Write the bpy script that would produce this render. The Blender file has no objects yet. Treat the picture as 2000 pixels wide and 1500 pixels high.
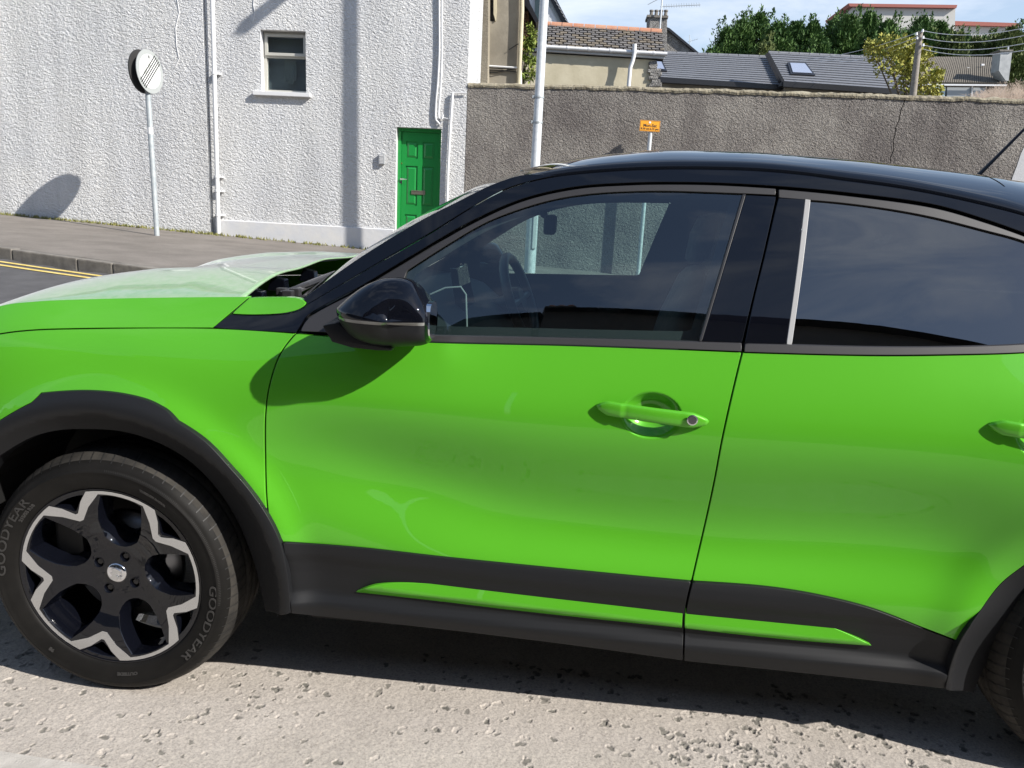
import bpy, bmesh, math, random
import numpy as np
from mathutils import Vector, Matrix
from mathutils.geometry import delaunay_2d_cdt
random.seed(4); RS = np.random.RandomState(7)
scene = bpy.context.scene
COL = scene.collection
# ------------------------------------------------------------------ camera
FPX = 1502.0
PITCH, YAW, ROLL = math.radians(13.1), math.radians(4.0), math.radians(2.9)
CAM = np.array([1.13, -1.74, 1.33])
_f = np.array([-math.sin(YAW)*math.cos(PITCH), math.cos(YAW)*math.cos(PITCH), -math.sin(PITCH)])
_r0 = np.array([math.cos(YAW), math.sin(YAW), 0.0]); _u0 = np.cross(_r0, _f)
_r = math.cos(ROLL)*_r0 + math.sin(ROLL)*_u0; _u = np.cross(_r, _f)
cd = bpy.data.cameras.new('camera'); cam = bpy.data.objects.new('camera', cd); COL.objects.link(cam)
cd.sensor_width = 36.0; cd.lens = 36.0*FPX/2000.0; cd.clip_start = 0.05; cd.clip_end = 3000
m = Matrix(((_r[0], _u[0], -_f[0], CAM[0]), (_r[1], _u[1], -_f[1], CAM[1]), (_r[2], _u[2], -_f[2], CAM[2]), (0, 0, 0, 1)))
cam.matrix_world = m; scene.camera = cam
# ------------------------------------------------------------------ light
SUN_D = Vector((-2.15, 1.0, -1.69)).normalized()
sl = bpy.data.lights.new('sun', 'SUN'); so = bpy.data.objects.new('sun', sl); COL.objects.link(so)
sl.energy = 5.0; sl.angle = math.radians(0.55); sl.color = (1.0, 0.955, 0.89)
so.rotation_euler = SUN_D.to_track_quat('-Z', 'Y').to_euler()
w = bpy.data.worlds.new('World'); scene.world = w; w.use_nodes = True
nt = w.node_tree; nt.nodes.clear()
def WN(t, **k):
    n = nt.nodes.new(t)
    for a, b in k.items(): setattr(n, a, b)
    return n
out = WN('ShaderNodeOutputWorld'); bg = WN('ShaderNodeBackground'); bg.inputs[1].default_value = 0.115
sky = WN('ShaderNodeTexSky', sky_type='NISHITA', sun_disc=False)
sky.sun_elevation = math.asin(-SUN_D.z); sky.sun_rotation = math.atan2(-SUN_D.x, -SUN_D.y)
sky.air_density = 1.0; sky.dust_density = .4; sky.ozone_density = 1.5
tc = WN('ShaderNodeTexCoord'); mp = WN('ShaderNodeMapping'); mp.inputs['Scale'].default_value = (1.0, 1.0, 3.2)
nz = WN('ShaderNodeTexNoise'); nz.inputs['Scale'].default_value = 2.3; nz.inputs['Detail'].default_value = 8; nz.inputs['Roughness'].default_value = 0.6; nz.inputs['Distortion'].default_value = 0.4
cr = WN('ShaderNodeValToRGB'); cr.color_ramp.elements[0].position = 0.50; cr.color_ramp.elements[1].position = 0.74
cr.color_ramp.elements[0].color = (0, 0, 0, 1); cr.color_ramp.elements[1].color = (1, 1, 1, 1)
mx = WN('ShaderNodeMixRGB'); mx.inputs[2].default_value = (7.0, 7.4, 8.0, 1)
mm = WN('ShaderNodeMath', operation='MULTIPLY'); mm.inputs[1].default_value = 0.85
L = nt.links.new
L(tc.outputs['Generated'], mp.inputs[0]); L(mp.outputs[0], nz.inputs['Vector']); L(nz.outputs[0], cr.inputs[0]); L(cr.outputs[0], mm.inputs[0])
sp_ = WN('ShaderNodeSeparateXYZ'); L(tc.outputs['Generated'], sp_.inputs[0])
h1_ = WN('ShaderNodeMath', operation='ABSOLUTE'); L(sp_.outputs[2], h1_.inputs[0])
h2_ = WN('ShaderNodeMath', operation='MULTIPLY'); h2_.inputs[1].default_value = -5.5; L(h1_.outputs[0], h2_.inputs[0])
h3_ = WN('ShaderNodeMath', operation='EXPONENT'); L(h2_.outputs[0], h3_.inputs[0])
nz2 = WN('ShaderNodeTexNoise'); nz2.inputs['Scale'].default_value = 6.0; nz2.inputs['Detail'].default_value = 5; L(mp.outputs[0], nz2.inputs['Vector'])
h4_ = WN('ShaderNodeMath', operation='MULTIPLY_ADD'); h4_.inputs[1].default_value = 1.1; h4_.inputs[2].default_value = .42; L(nz2.outputs[0], h4_.inputs[0])
h5_ = WN('ShaderNodeMath', operation='MULTIPLY'); L(h3_.outputs[0], h5_.inputs[0]); L(h4_.outputs[0], h5_.inputs[1])
h6_ = WN('ShaderNodeMath', operation='ADD', use_clamp=True); L(h5_.outputs[0], h6_.inputs[0]); L(mm.outputs[0], h6_.inputs[1])
mx.inputs[2].default_value = (5.6, 6.1, 6.9, 1)
L(h6_.outputs[0], mx.inputs[0]); L(sky.outputs[0], mx.inputs[1]); L(mx.outputs[0], bg.inputs[0]); L(bg.outputs[0], out.inputs[0])
scene.view_settings.view_transform = 'Standard'; scene.view_settings.look = 'None'
scene.view_settings.exposure = 0.55; scene.view_settings.gamma = 1.0
try: scene.view_settings.use_curve_mapping = False
except Exception: pass
scene.render.engine = 'CYCLES'
scene.cycles.max_bounces = 10; scene.cycles.transparent_max_bounces = 16

# ------------------------------------------------------------------ materials
def mat(name, col, rough=0.6, metal=0.0, coat=0.0, spec=0.5, var=0.0, vscale=3.0, col2=None, bump=0.0, bscale=20.0, bdist=0.01, btype='NOISE', stretch=None, trans=0.0, bdetail=3.0, coatr=0.02, var2=0.0, v2scale=40.):
    M = bpy.data.materials.new(name); M.use_nodes = True; t = M.node_tree; b = t.nodes['Principled BSDF']
    b.inputs['Base Color'].default_value = (*col, 1); b.inputs['Roughness'].default_value = rough
    b.inputs['Metallic'].default_value = metal; b.inputs['Coat Weight'].default_value = coat; b.inputs['Coat Roughness'].default_value = coatr
    b.inputs['Specular IOR Level'].default_value = spec
    g = t.nodes.new('ShaderNodeNewGeometry'); vec = g.outputs['Position']
    if stretch:
        mpn = t.nodes.new('ShaderNodeMapping'); mpn.inputs['Scale'].default_value = stretch[:3]
        if len(stretch) > 3: mpn.inputs['Rotation'].default_value = stretch[3:]
        t.links.new(vec, mpn.inputs[0]); vec = mpn.outputs[0]
    last = None
    if col2 is not None:
        n = t.nodes.new('ShaderNodeTexNoise'); n.inputs['Scale'].default_value = vscale; n.inputs['Detail'].default_value = 6; n.inputs['Roughness'].default_value = .62
        t.links.new(g.outputs['Position'], n.inputs['Vector'])
        r = t.nodes.new('ShaderNodeValToRGB'); r.color_ramp.elements[0].position = .35; r.color_ramp.elements[1].position = .68
        r.color_ramp.elements[0].color = (*col, 1); r.color_ramp.elements[1].color = (*col2, 1)
        t.links.new(n.outputs[0], r.inputs[0]); last = r.outputs[0]
        if var2:
            n2 = t.nodes.new('ShaderNodeTexNoise'); n2.inputs['Scale'].default_value = v2scale; n2.inputs['Detail'].default_value = 3
            t.links.new(g.outputs['Position'], n2.inputs['Vector'])
            mr = t.nodes.new('ShaderNodeMapRange'); mr.inputs[1].default_value = .3; mr.inputs[2].default_value = .7; mr.inputs[3].default_value = 1-var2; mr.inputs[4].default_value = 1+var2
            t.links.new(n2.outputs[0], mr.inputs[0])
            mu = t.nodes.new('ShaderNodeVectorMath'); mu.operation = 'SCALE'
            t.links.new(last, mu.inputs[0]); t.links.new(mr.outputs[0], mu.inputs['Scale']); last = mu.outputs[0]
        t.links.new(last, b.inputs['Base Color'])
    if bump:
        if btype == 'NOISE':
            n = t.nodes.new('ShaderNodeTexNoise'); n.inputs['Scale'].default_value = bscale; n.inputs['Detail'].default_value = bdetail
            h = n.outputs[0]
        else:
            n = t.nodes.new('ShaderNodeTexVoronoi'); n.inputs['Scale'].default_value = bscale; n.feature = 'SMOOTH_F1'; h = n.outputs['Distance']
        t.links.new(vec, n.inputs['Vector'])
        bp = t.nodes.new('ShaderNodeBump'); bp.inputs['Strength'].default_value = bump; bp.inputs['Distance'].default_value = bdist
        t.links.new(h, bp.inputs['Height']); t.links.new(bp.outputs[0], b.inputs['Normal'])
    return M
def glass_mat(name, tint, ior=1.7, rough=0.0):
    M = bpy.data.materials.new(name); M.use_nodes = True; t = M.node_tree; t.nodes.clear()
    o = t.nodes.new('ShaderNodeOutputMaterial'); mixn = t.nodes.new('ShaderNodeMixShader'); tr = t.nodes.new('ShaderNodeBsdfTransparent'); gl = t.nodes.new('ShaderNodeBsdfGlossy')
    fr = t.nodes.new('ShaderNodeFresnel'); fr.inputs[0].default_value = ior; tr.inputs[0].default_value = (*tint, 1); gl.inputs['Roughness'].default_value = rough
    gl.inputs[0].default_value = (1, 1, 1, 1)
    # same reflection from either side of the pane
    t.links.new(fr.outputs[0], mixn.inputs[0]); t.links.new(tr.outputs[0], mixn.inputs[1]); t.links.new(gl.outputs[0], mixn.inputs[2]); t.links.new(mixn.outputs[0], o.inputs[0])
    ge = t.nodes.new('ShaderNodeNewGeometry')
    # flip the ior on the back so that it is not treated as leaving a dense medium
    m1 = t.nodes.new('ShaderNodeMath'); m1.operation = 'DIVIDE'; m1.inputs[0].default_value = 1.0; m1.inputs[1].default_value = ior
    mxx = t.nodes.new('ShaderNodeMix'); t.links.new(ge.outputs['Backfacing'], mxx.inputs[0]); mxx.inputs[2].default_value = ior; t.links.new(m1.outputs[0], mxx.inputs[3])
    t.links.new(mxx.outputs[0], fr.inputs[0])
    return M
MT = {}
def roughcast(name, c1, c2, vs, sc, strength, dist, v2=0.12, fine=0.3, st=1.9, streak=.14):
    """dashed render: stretched lumps + grit as relief, patchy weathering as colour"""
    M = bpy.data.materials.new(name); M.use_nodes = True; t = M.node_tree; b = t.nodes['Principled BSDF']; b.inputs['Roughness'].default_value = .92; b.inputs['Specular IOR Level'].default_value = .2
    g = t.nodes.new('ShaderNodeNewGeometry')
    n = t.nodes.new('ShaderNodeTexNoise'); n.inputs['Scale'].default_value = vs; n.inputs['Detail'].default_value = 7; n.inputs['Roughness'].default_value = .65
    t.links.new(g.outputs['Position'], n.inputs['Vector'])
    r = t.nodes.new('ShaderNodeValToRGB'); r.color_ramp.elements[0].position = .36; r.color_ramp.elements[1].position = .66
    r.color_ramp.elements[0].color = (*c1, 1); r.color_ramp.elements[1].color = (*c2, 1)
    t.links.new(n.outputs[0], r.inputs[0])
    mpn = t.nodes.new('ShaderNodeMapping'); mpn.inputs['Rotation'].default_value = (0, math.radians(38), 0); mpn.inputs['Scale'].default_value = (1.0, 1.0, st)
    t.links.new(g.outputs['Position'], mpn.inputs[0])
    v = t.nodes.new('ShaderNodeTexNoise'); v.inputs['Scale'].default_value = sc; v.inputs['Detail'].default_value = 2.5; v.inputs['Roughness'].default_value = .55; v.inputs['Distortion'].default_value = .6
    t.links.new(mpn.outputs[0], v.inputs['Vector'])
    v2n = t.nodes.new('ShaderNodeTexNoise'); v2n.inputs['Scale'].default_value = sc*3.3; v2n.inputs['Detail'].default_value = 2
    t.links.new(g.outputs['Position'], v2n.inputs['Vector'])
    ad = t.nodes.new('ShaderNodeMath'); ad.operation = 'MULTIPLY_ADD'; ad.inputs[1].default_value = fine
    t.links.new(v2n.outputs[0], ad.inputs[0]); t.links.new(v.outputs[0], ad.inputs[2])
    bp = t.nodes.new('ShaderNodeBump'); bp.inputs['Strength'].default_value = strength; bp.inputs['Distance'].default_value = dist
    t.links.new(ad.outputs[0], bp.inputs['Height']); t.links.new(bp.outputs[0], b.inputs['Normal'])
    mr = t.nodes.new('ShaderNodeMapRange'); mr.inputs[1].default_value = .3; mr.inputs[2].default_value = .7; mr.inputs[3].default_value = 1-v2; mr.inputs[4].default_value = 1+v2
    t.links.new(v2n.outputs[0], mr.inputs[0])
    mu = t.nodes.new('ShaderNodeVectorMath'); mu.operation = 'SCALE'; t.links.new(r.outputs[0], mu.inputs[0]); t.links.new(mr.outputs[0], mu.inputs['Scale'])
    ms = t.nodes.new('ShaderNodeMapping'); ms.inputs['Scale'].default_value = (3.2, 3.2, .35); t.links.new(g.outputs['Position'], ms.inputs[0])
    ns = t.nodes.new('ShaderNodeTexNoise'); ns.inputs['Scale'].default_value = 1.0; ns.inputs['Detail'].default_value = 6; t.links.new(ms.outputs[0], ns.inputs['Vector'])
    m3 = t.nodes.new('ShaderNodeMapRange'); m3.inputs[1].default_value = .34; m3.inputs[2].default_value = .62; m3.inputs[3].default_value = 1-streak; m3.inputs[4].default_value = 1.0; t.links.new(ns.outputs[0], m3.inputs[0])
    mu2 = t.nodes.new('ShaderNodeVectorMath'); mu2.operation = 'SCALE'; t.links.new(mu.outputs[0], mu2.inputs[0]); t.links.new(m3.outputs[0], mu2.inputs['Scale'])
    t.links.new(mu2.outputs[0], b.inputs['Base Color'])
    return M
MT['paint'] = mat('green_car_paint', (.088, .385, .019), .33, .12, 1.0, .12, coatr=.012)
MT['paint'].node_tree.nodes['Principled BSDF'].inputs['Coat IOR'].default_value = 1.42
MT['gloss'] = mat('gloss_black', (.003, .0035, .006), .12, 0, 1.0, .0, coatr=.01)
MT['satin'] = mat('satin_dark_trim', (.030, .029, .031), .42, 0, 0, .5, bump=.05, bscale=400, bdist=.0004)
MT['clad'] = mat('textured_cladding', (.0105, .011, .0125), .48, 0, 0, .25, bump=.25, bscale=900, bdist=.0004)
MT['dark'] = mat('dark_void', (.006, .006, .006), .8)
MT['cabin'] = mat('cabin_trim', (.020, .022, .025), .7, bump=.1, bscale=300, bdist=.0005)
MT['seat'] = mat('seat_fabric', (.085, .09, .10), .9, col2=(.12, .12, .13), vscale=30)
MT['liner'] = mat('headlining', (.25, .26, .26), .9)
MT['lightplastic'] = mat('pale_cabin_plastic', (.35, .35, .35), .4)
MT['tyre'] = mat('tyre_rubber', (.007, .0068, .0065), .55, spec=.12, col2=(.014, .013, .012), vscale=6, bump=.15, bscale=160, bdist=.0008)
MT['tread'] = mat('tread_rubber', (.016, .0155, .015), .85, spec=.2, col2=(.055, .05, .043), vscale=9)
MT['letter'] = mat('raised_letter_rubber', (.030, .029, .028), .5)
MT['silver'] = mat('machined_aluminium', (.64, .65, .66), .27, 1.0, .3)
MT['chrome'] = mat('chrome', (.75, .75, .77), .08, 1.0)
MT['disc'] = mat('brake_steel', (.25, .25, .26), .35, 1.0)
MT['glass'] = glass_mat('window_glass', (.62, .78, .76), 1.95)
MT['tint'] = glass_mat('tinted_glass', (.025, .03, .03), 2.3)
MT['wscreen'] = glass_mat('windscreen_glass', (.6, .72, .70), 1.9, .03)
MT['mirror'] = mat('mirror_silver', (.85, .87, .88), .02, 1.0)
MT['lamp'] = mat('indicator_lens', (.16, .16, .15), .1, 0, 1.0)
MT['white'] = roughcast('white_roughcast', (.615, .62, .628), (.69, .687, .672), .8, 20, 1.0, .034, .07, .4, 1.6)
MT['whitesm'] = mat('white_smooth_render', (.56, .57, .59), .85, col2=(.63, .62, .60), vscale=4, bump=.3, bscale=14, bdist=.01)
MT['grey'] = roughcast('grey_roughcast', (.205, .185, .172), (.345, .32, .288), 1.3, 26, 1.0, .05, .38, .5, 1.3)
MT['cap'] = mat('mossy_wall_top', (.22, .19, .13), .95, col2=(.38, .34, .25), vscale=9, bump=.8, bscale=30, bdist=.02)
MT['tan'] = roughcast('tan_render', (.25, .22, .17), (.36, .32, .25), 1.1, 22, .6, .02, .12)
MT['tansm'] = mat('tan_smooth_render', (.24, .215, .17), .9, col2=(.36, .325, .26), vscale=1.4, bump=.3, bscale=18, bdist=.01)
MT['cream'] = mat('cream_render', (.50, .445, .31), .9, col2=(.62, .56, .41), vscale=1.5, bump=.3, bscale=12, bdist=.01)
MT['wpaint'] = mat('white_paint', (.72, .72, .72), .4)
MT['frame'] = mat('pale_window_frame', (.50, .49, .44), .45)
MT['gdoor'] = mat('green_door_paint', (.012, .26, .05), .35, 0, .3)
MT['metal'] = mat('galvanised_steel', (.36, .40, .42), .55, .25, col2=(.50, .53, .54), vscale=14)
MT['galv'] = mat('pale_galvanised_steel', (.50, .53, .55), .5, .2, col2=(.66, .68, .69), vscale=20)
MT['brass'] = mat('brass', (.55, .42, .16), .3, 1)
MT['yellow'] = mat('yellow_sign', (.80, .33, .008), .5)
MT['black'] = mat('black_print', (.012, .012, .012), .6)
MT['signw'] = mat('sign_white', (.80, .82, .81), .4)
MT['signg'] = mat('sign_grey', (.36, .38, .375), .5)
MT['slate'] = mat('old_slate', (.10, .095, .095), .8, col2=(.22, .20, .18), vscale=5, bump=.3, bscale=30, bdist=.01)
MT['moss'] = mat('mossy_slate', (.13, .105, .08), .9, col2=(.26, .22, .16), vscale=6)
MT['terra'] = mat('terracotta', (.45, .19, .11), .85, col2=(.50, .28, .18), vscale=3)
MT['tile'] = mat('dark_roof_tile', (.15, .155, .17), .5, col2=(.20, .205, .22), vscale=8)
MT['tileb'] = mat('brown_roof_tile', (.11, .095, .075), .8, col2=(.17, .15, .12), vscale=6)
MT['gut'] = mat('dark_gutter', (.015, .015, .018), .4)
MT['brick'] = mat('old_brick', (.42, .21, .11), .9, col2=(.5, .31, .19), vscale=12, bump=.4, bscale=40, bdist=.01)
MT['stone'] = roughcast('pebbledash', (.19, .18, .17), (.34, .33, .31), 4, 12, 1.0, .08, .3)
MT['bark'] = mat('bark', (.10, .075, .05), .9, col2=(.16, .13, .09), vscale=10)
MT['timber'] = mat('weathered_pole', (.20, .175, .15), .85, col2=(.30, .27, .23), vscale=12)
MT['asphalt'] = mat('road_asphalt_dim', (.070, .068, .070), .85, col2=(.10, .098, .10), vscale=5, bump=.5, bscale=180, bdist=.006, var2=.18, v2scale=150)
MT['pave'] = mat('pavement_asphalt', (.155, .137, .118), .9, col2=(.225, .20, .175), vscale=1.6, bump=.6, bscale=120, bdist=.008, var2=.2, v2scale=90)
MT['kerb'] = mat('kerb_concrete', (.14, .128, .112), .9, col2=(.24, .22, .19), vscale=8, bump=.5, bscale=60, bdist=.008)
MT['yl'] = mat('yellow_line_paint', (.62, .45, .10), .7, col2=(.72, .58, .22), vscale=20)
MT['wl'] = mat('white_line_paint', (.40, .375, .34), .75, col2=(.50, .47, .43), vscale=25, bump=.6, bscale=200, bdist=.003)
MT['weed'] = mat('weeds', (.16, .17, .05), .8, col2=(.22, .20, .06), vscale=8)
def leafmat(name, a, b, vs=.8):
    M = mat(name, a, .65, col2=b, vscale=vs, spec=.25); return M
MT['conifer'] = leafmat('conifer_foliage', (.035, .085, .018), (.10, .175, .045), .9)
MT['conifer2'] = leafmat('conifer_foliage_olive', (.06, .09, .022), (.14, .17, .055), .9)
MT['yleaf'] = leafmat('yellow_leaves', (.21, .23, .04), (.42, .38, .09), 1.3)
MT['gleaf'] = leafmat('wall_plant_leaves', (.11, .17, .03), (.26, .30, .06), 6)
MT['straw'] = mat('dry_stems', (.50, .40, .32), .9, col2=(.62, .50, .40), vscale=5)
MT['house'] = mat('opposite_house_render', (.10, .095, .09), .9, col2=(.14, .13, .12), vscale=1)
MT['houseroof'] = mat('opposite_house_roof', (.045, .045, .05), .7)

# ------------------------------------------------------------------ object helpers
def link(o, parent=None):
    COL.objects.link(o)
    if parent is not None:
        o.parent = parent
        # geometry is written in world coordinates: cancel the empty's own placing
        if parent.type == 'EMPTY' and parent.parent is None and not parent.name.startswith('conifer'): o.matrix_parent_inverse = Matrix.Translation(-Vector(parent.location))
    return o
def tag(o, label=None, cat=None, group=None, kind=None):
    for k, v in (('label', label), ('category', cat), ('group', group), ('kind', kind)):
        if v: o[k] = v
    return o
def empty(name, loc, label, cat, group=None):
    o = bpy.data.objects.new(name, None); o.location = loc; o.empty_display_size = .1; link(o)
    tag(o, label, cat, group); return o
def mesh_obj(name, V, F, material, parent=None, smooth=False, normals=None):
    me = bpy.data.meshes.new(name); me.from_pydata([tuple(map(float, v)) for v in V], [], [tuple(map(int, f)) for f in F]); me.update()
    mats = material if isinstance(material, (list, tuple)) else [material]
    for q in mats: me.materials.append(q)
    if smooth or normals is not None: me.polygons.foreach_set('use_smooth', [True]*len(me.polygons))
    if normals is not None: me.normals_split_custom_set_from_vertices([tuple(map(float, n)) for n in normals])
    o = bpy.data.objects.new(name, me); link(o, parent)
    return o
class MB:
    def __init__(s): s.V = []; s.F = []
    def add(s, V, F):
        n = len(s.V); s.V += [tuple(v) for v in V]; s.F += [tuple(i+n for i in f) for f in F]; return s
    def box(s, a, b):
        (x0, y0, z0), (x1, y1, z1) = a, b
        V = [(x0,y0,z0),(x1,y0,z0),(x1,y1,z0),(x0,y1,z0),(x0,y0,z1),(x1,y0,z1),(x1,y1,z1),(x0,y1,z1)]
        return s.add(V, [(0,3,2,1),(4,5,6,7),(0,1,5,4),(1,2,6,5),(2,3,7,6),(3,0,4,7)])
    def hexa(s, P):  # 8 points, bottom 4 then top 4
        return s.add(P, [(0,3,2,1),(4,5,6,7),(0,1,5,4),(1,2,6,5),(2,3,7,6),(3,0,4,7)])
    def prism(s, poly, dv):  # planar polygon of 3d pts, extruded by vector dv
        n = len(poly); dv = np.array(dv, float); P = [np.array(p, float) for p in poly]
        nrm = np.zeros(3)
        for i in range(n): nrm += np.cross(P[i], P[(i+1) % n])
        if nrm @ dv > 0: P = P[::-1]
        V = P+[p+dv for p in P]
        F = [tuple(range(n)), tuple(range(2*n-1, n-1, -1))]+[(i, i+n, (i+1) % n+n, (i+1) % n) for i in range(n)]
        return s.add(V, F)
    def tube(s, pts, r, n=10, cap=True):
        pts = [Vector(p) for p in pts]; rr = r if isinstance(r, (list, tuple)) else [r]*len(pts); base = len(s.V); V = []; F = []
        up = None
        for i, p in enumerate(pts):
            d = (pts[min(i+1, len(pts)-1)]-pts[max(i-1, 0)]).normalized()
            if up is None: up = d.orthogonal().normalized()
            up = (up-d*up.dot(d)).normalized(); q = d.cross(up)
            for k in range(n):
                a = 2*math.pi*k/n; V.append(p+(up*math.cos(a)+q*math.sin(a))*rr[i])
        for i in range(len(pts)-1):
            for k in range(n):
                F.append((i*n+k, i*n+(k+1) % n, (i+1)*n+(k+1) % n, (i+1)*n+k))
        if cap: F.append(tuple(range(n-1, -1, -1))); F.append(tuple((len(pts)-1)*n+k for k in range(n)))
        return s.add(V, F)
    def build(s, name, material, parent=None, smooth=False, bevel=0):
        o = mesh_obj(name, s.V, s.F, material, parent, smooth)
        if bevel:
            bm = bmesh.new(); bm.from_mesh(o.data)
            es = [e for e in bm.edges if len(e.link_faces) == 2 and e.calc_face_angle(0) > .5]
            bmesh.ops.bevel(bm, geom=es, offset=bevel, segments=2, affect='EDGES', profile=.6); bm.to_mesh(o.data); bm.free()
        if smooth:
            try: o.data.set_sharp_from_angle(angle=math.radians(40))
            except Exception: pass
        return o
# ------------------------------------------------------------------ unprojection on real surfaces
def rays(uv):
    uv = np.atleast_2d(np.array(uv, float))
    d = _f[None]+_r[None]*((uv[:, 0:1]-1000)/FPX)+_u[None]*((750-uv[:, 1:2])/FPX)
    return d/np.linalg.norm(d, axis=1, keepdims=True)
def PY(u, v, y):
    d = rays([(u, v)])[0]; return CAM+d*((y-CAM[1])/d[1])
def PZ(u, v, z):
    d = rays([(u, v)])[0]; return CAM+d*((z-CAM[2])/d[2])
def Gp(x, y): return .40-.04*(x-.1)-.003*(11-y)          # pavement level
def onG(u, v, off=0.):
    d = rays([(u, v)])[0]; t = np.arange(1, 40, .004); P = CAM[None]+d[None]*t[:, None]
    i = np.argmax(P[:, 2] < Gp(P[:, 0], P[:, 1])+off); return P[i]
def smooth_line(pts, step=6.0):
    """Catmull-Rom through the points, corners where a point carries a third value"""
    P = [np.array(p[:2], float) for p in pts]; C = [len(p) > 2 for p in pts]; out = []
    n = len(P)
    for i in range(n-1):
        p1, p2 = P[i], P[i+1]
        p0 = P[i-1] if i > 0 and not C[i] else 2*p1-p2
        p3 = P[i+2] if i+2 < n and not C[i+1] else 2*p2-p1
        k = max(1, int(np.linalg.norm(p2-p1)/step))
        d1 = max(np.linalg.norm(p1-p0), 1e-6)**.5; d2 = max(np.linalg.norm(p2-p1), 1e-6)**.5; d3 = max(np.linalg.norm(p3-p2), 1e-6)**.5
        m1 = (p2-p1)+d2*((p1-p0)/d1-(p2-p0)/(d1+d2)); m2 = (p2-p1)+d2*((p3-p2)/d3-(p3-p1)/(d2+d3))
        if C[i] or i == 0: m1 = None
        if C[i+1] or i+2 >= n: m2 = None
        if m1 is None and m2 is None: m1 = m2 = p2-p1
        elif m1 is None: m1 = 1.5*(p2-p1)-.5*m2
        elif m2 is None: m2 = 1.5*(p2-p1)-.5*m1
        for j in range(k):
            t = j/k; out.append((2*t**3-3*t*t+1)*p1+(t**3-2*t*t+t)*m1+(-2*t**3+3*t*t)*p2+(t**3-t*t)*m2)
    out.append(P[-1]); return np.array(out)
def closed(pts, step=6.0):
    """closed outline; corners marked; starts at a corner"""
    i0 = next((i for i, p in enumerate(pts) if len(p) > 2), 0)
    q = list(pts[i0:])+list(pts[:i0]); q.append(q[0]); return smooth_line(q, step)[:-1]
# ------------------------------------------------------------------ car side surface y = S(x, z)
ZK = np.array([.10, .25, .35, .45, .52, .58, .64, .72, .80, .86, .92, .97, 1.02, 1.08, 1.16, 1.26, 1.36, 1.46, 1.56])
SX = np.array([-.90, -.60, -.35, 0., .30, .50, .75, 1.05, 1.5, 2.0, 2.5, 3.0, 3.4])
SV = np.array([
 [.34,.30,.28,.27,.27,.27,.27,.28,.31,.34,.38,.42,.48,.56,.68,.8,.9,1.0,1.1],
 [.12,.09,.07,.06,.06,.06,.06,.07,.09,.12,.15,.19,.25,.33,.42,.5,.6,.7,.8],
 [.05,.03,.015,.008,.005,.004,.004,.010,.024,.042,.066,.098,.150,.225,.33,.43,.53,.63,.7],
 [.04,.02,.004,-.004,-.008,-.010,-.010,-.004,.010,.026,.050,.082,.133,.205,.30,.38,.46,.54,.6],
 [.04,.02,.006,.000,.002,.004,.006,.006,.010,.022,.044,.074,.115,.175,.245,.30,.35,.39,.43],
 [.04,.02,.010,.004,.004,.011,.021,.025,.015,.015,.034,.058,.090,.132,.185,.235,.275,.31,.35],
 [.04,.02,.008,.002,.014,.032,.044,.032,.009,.006,.024,.044,.068,.098,.140,.190,.236,.275,.33],
 [.04,.02,.006,.004,.036,.052,.047,.024,.003,.003,.020,.040,.062,.088,.125,.172,.218,.258,.32],
 [.04,.02,.006,.006,.040,.052,.044,.020,.001,.001,.016,.035,.056,.082,.118,.164,.212,.256,.32],
 [.04,.02,.006,.000,.024,.038,.034,.012,-.008,-.008,.007,.026,.048,.075,.112,.159,.208,.255,.32],
 [.05,.02,-.01,-.028,-.034,-.040,-.042,-.044,-.040,-.032,-.012,.012,.040,.072,.115,.166,.220,.28,.36],
 [.10,.07,.04,.025,.018,.014,.012,.012,.018,.028,.045,.065,.09,.12,.17,.23,.30,.38,.48],
 [.40,.36,.32,.30,.29,.29,.29,.30,.31,.32,.34,.36,.38,.41,.46,.52,.60,.68,.78]])
def _nat2(y):
    n = len(ZK); h = np.diff(ZK); A = np.zeros((n, n)); b = np.zeros(n); A[0, 0] = A[-1, -1] = 1
    for i in range(1, n-1):
        A[i, i-1] = h[i-1]; A[i, i] = 2*(h[i-1]+h[i]); A[i, i+1] = h[i]; b[i] = 6*((y[i+1]-y[i])/h[i]-(y[i]-y[i-1])/h[i-1])
    return np.linalg.solve(A, b)
SM = np.array([_nat2(r) for r in SV])
CUPS = []   # recesses behind the door handles (x, z, rx, rz, depth)
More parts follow.
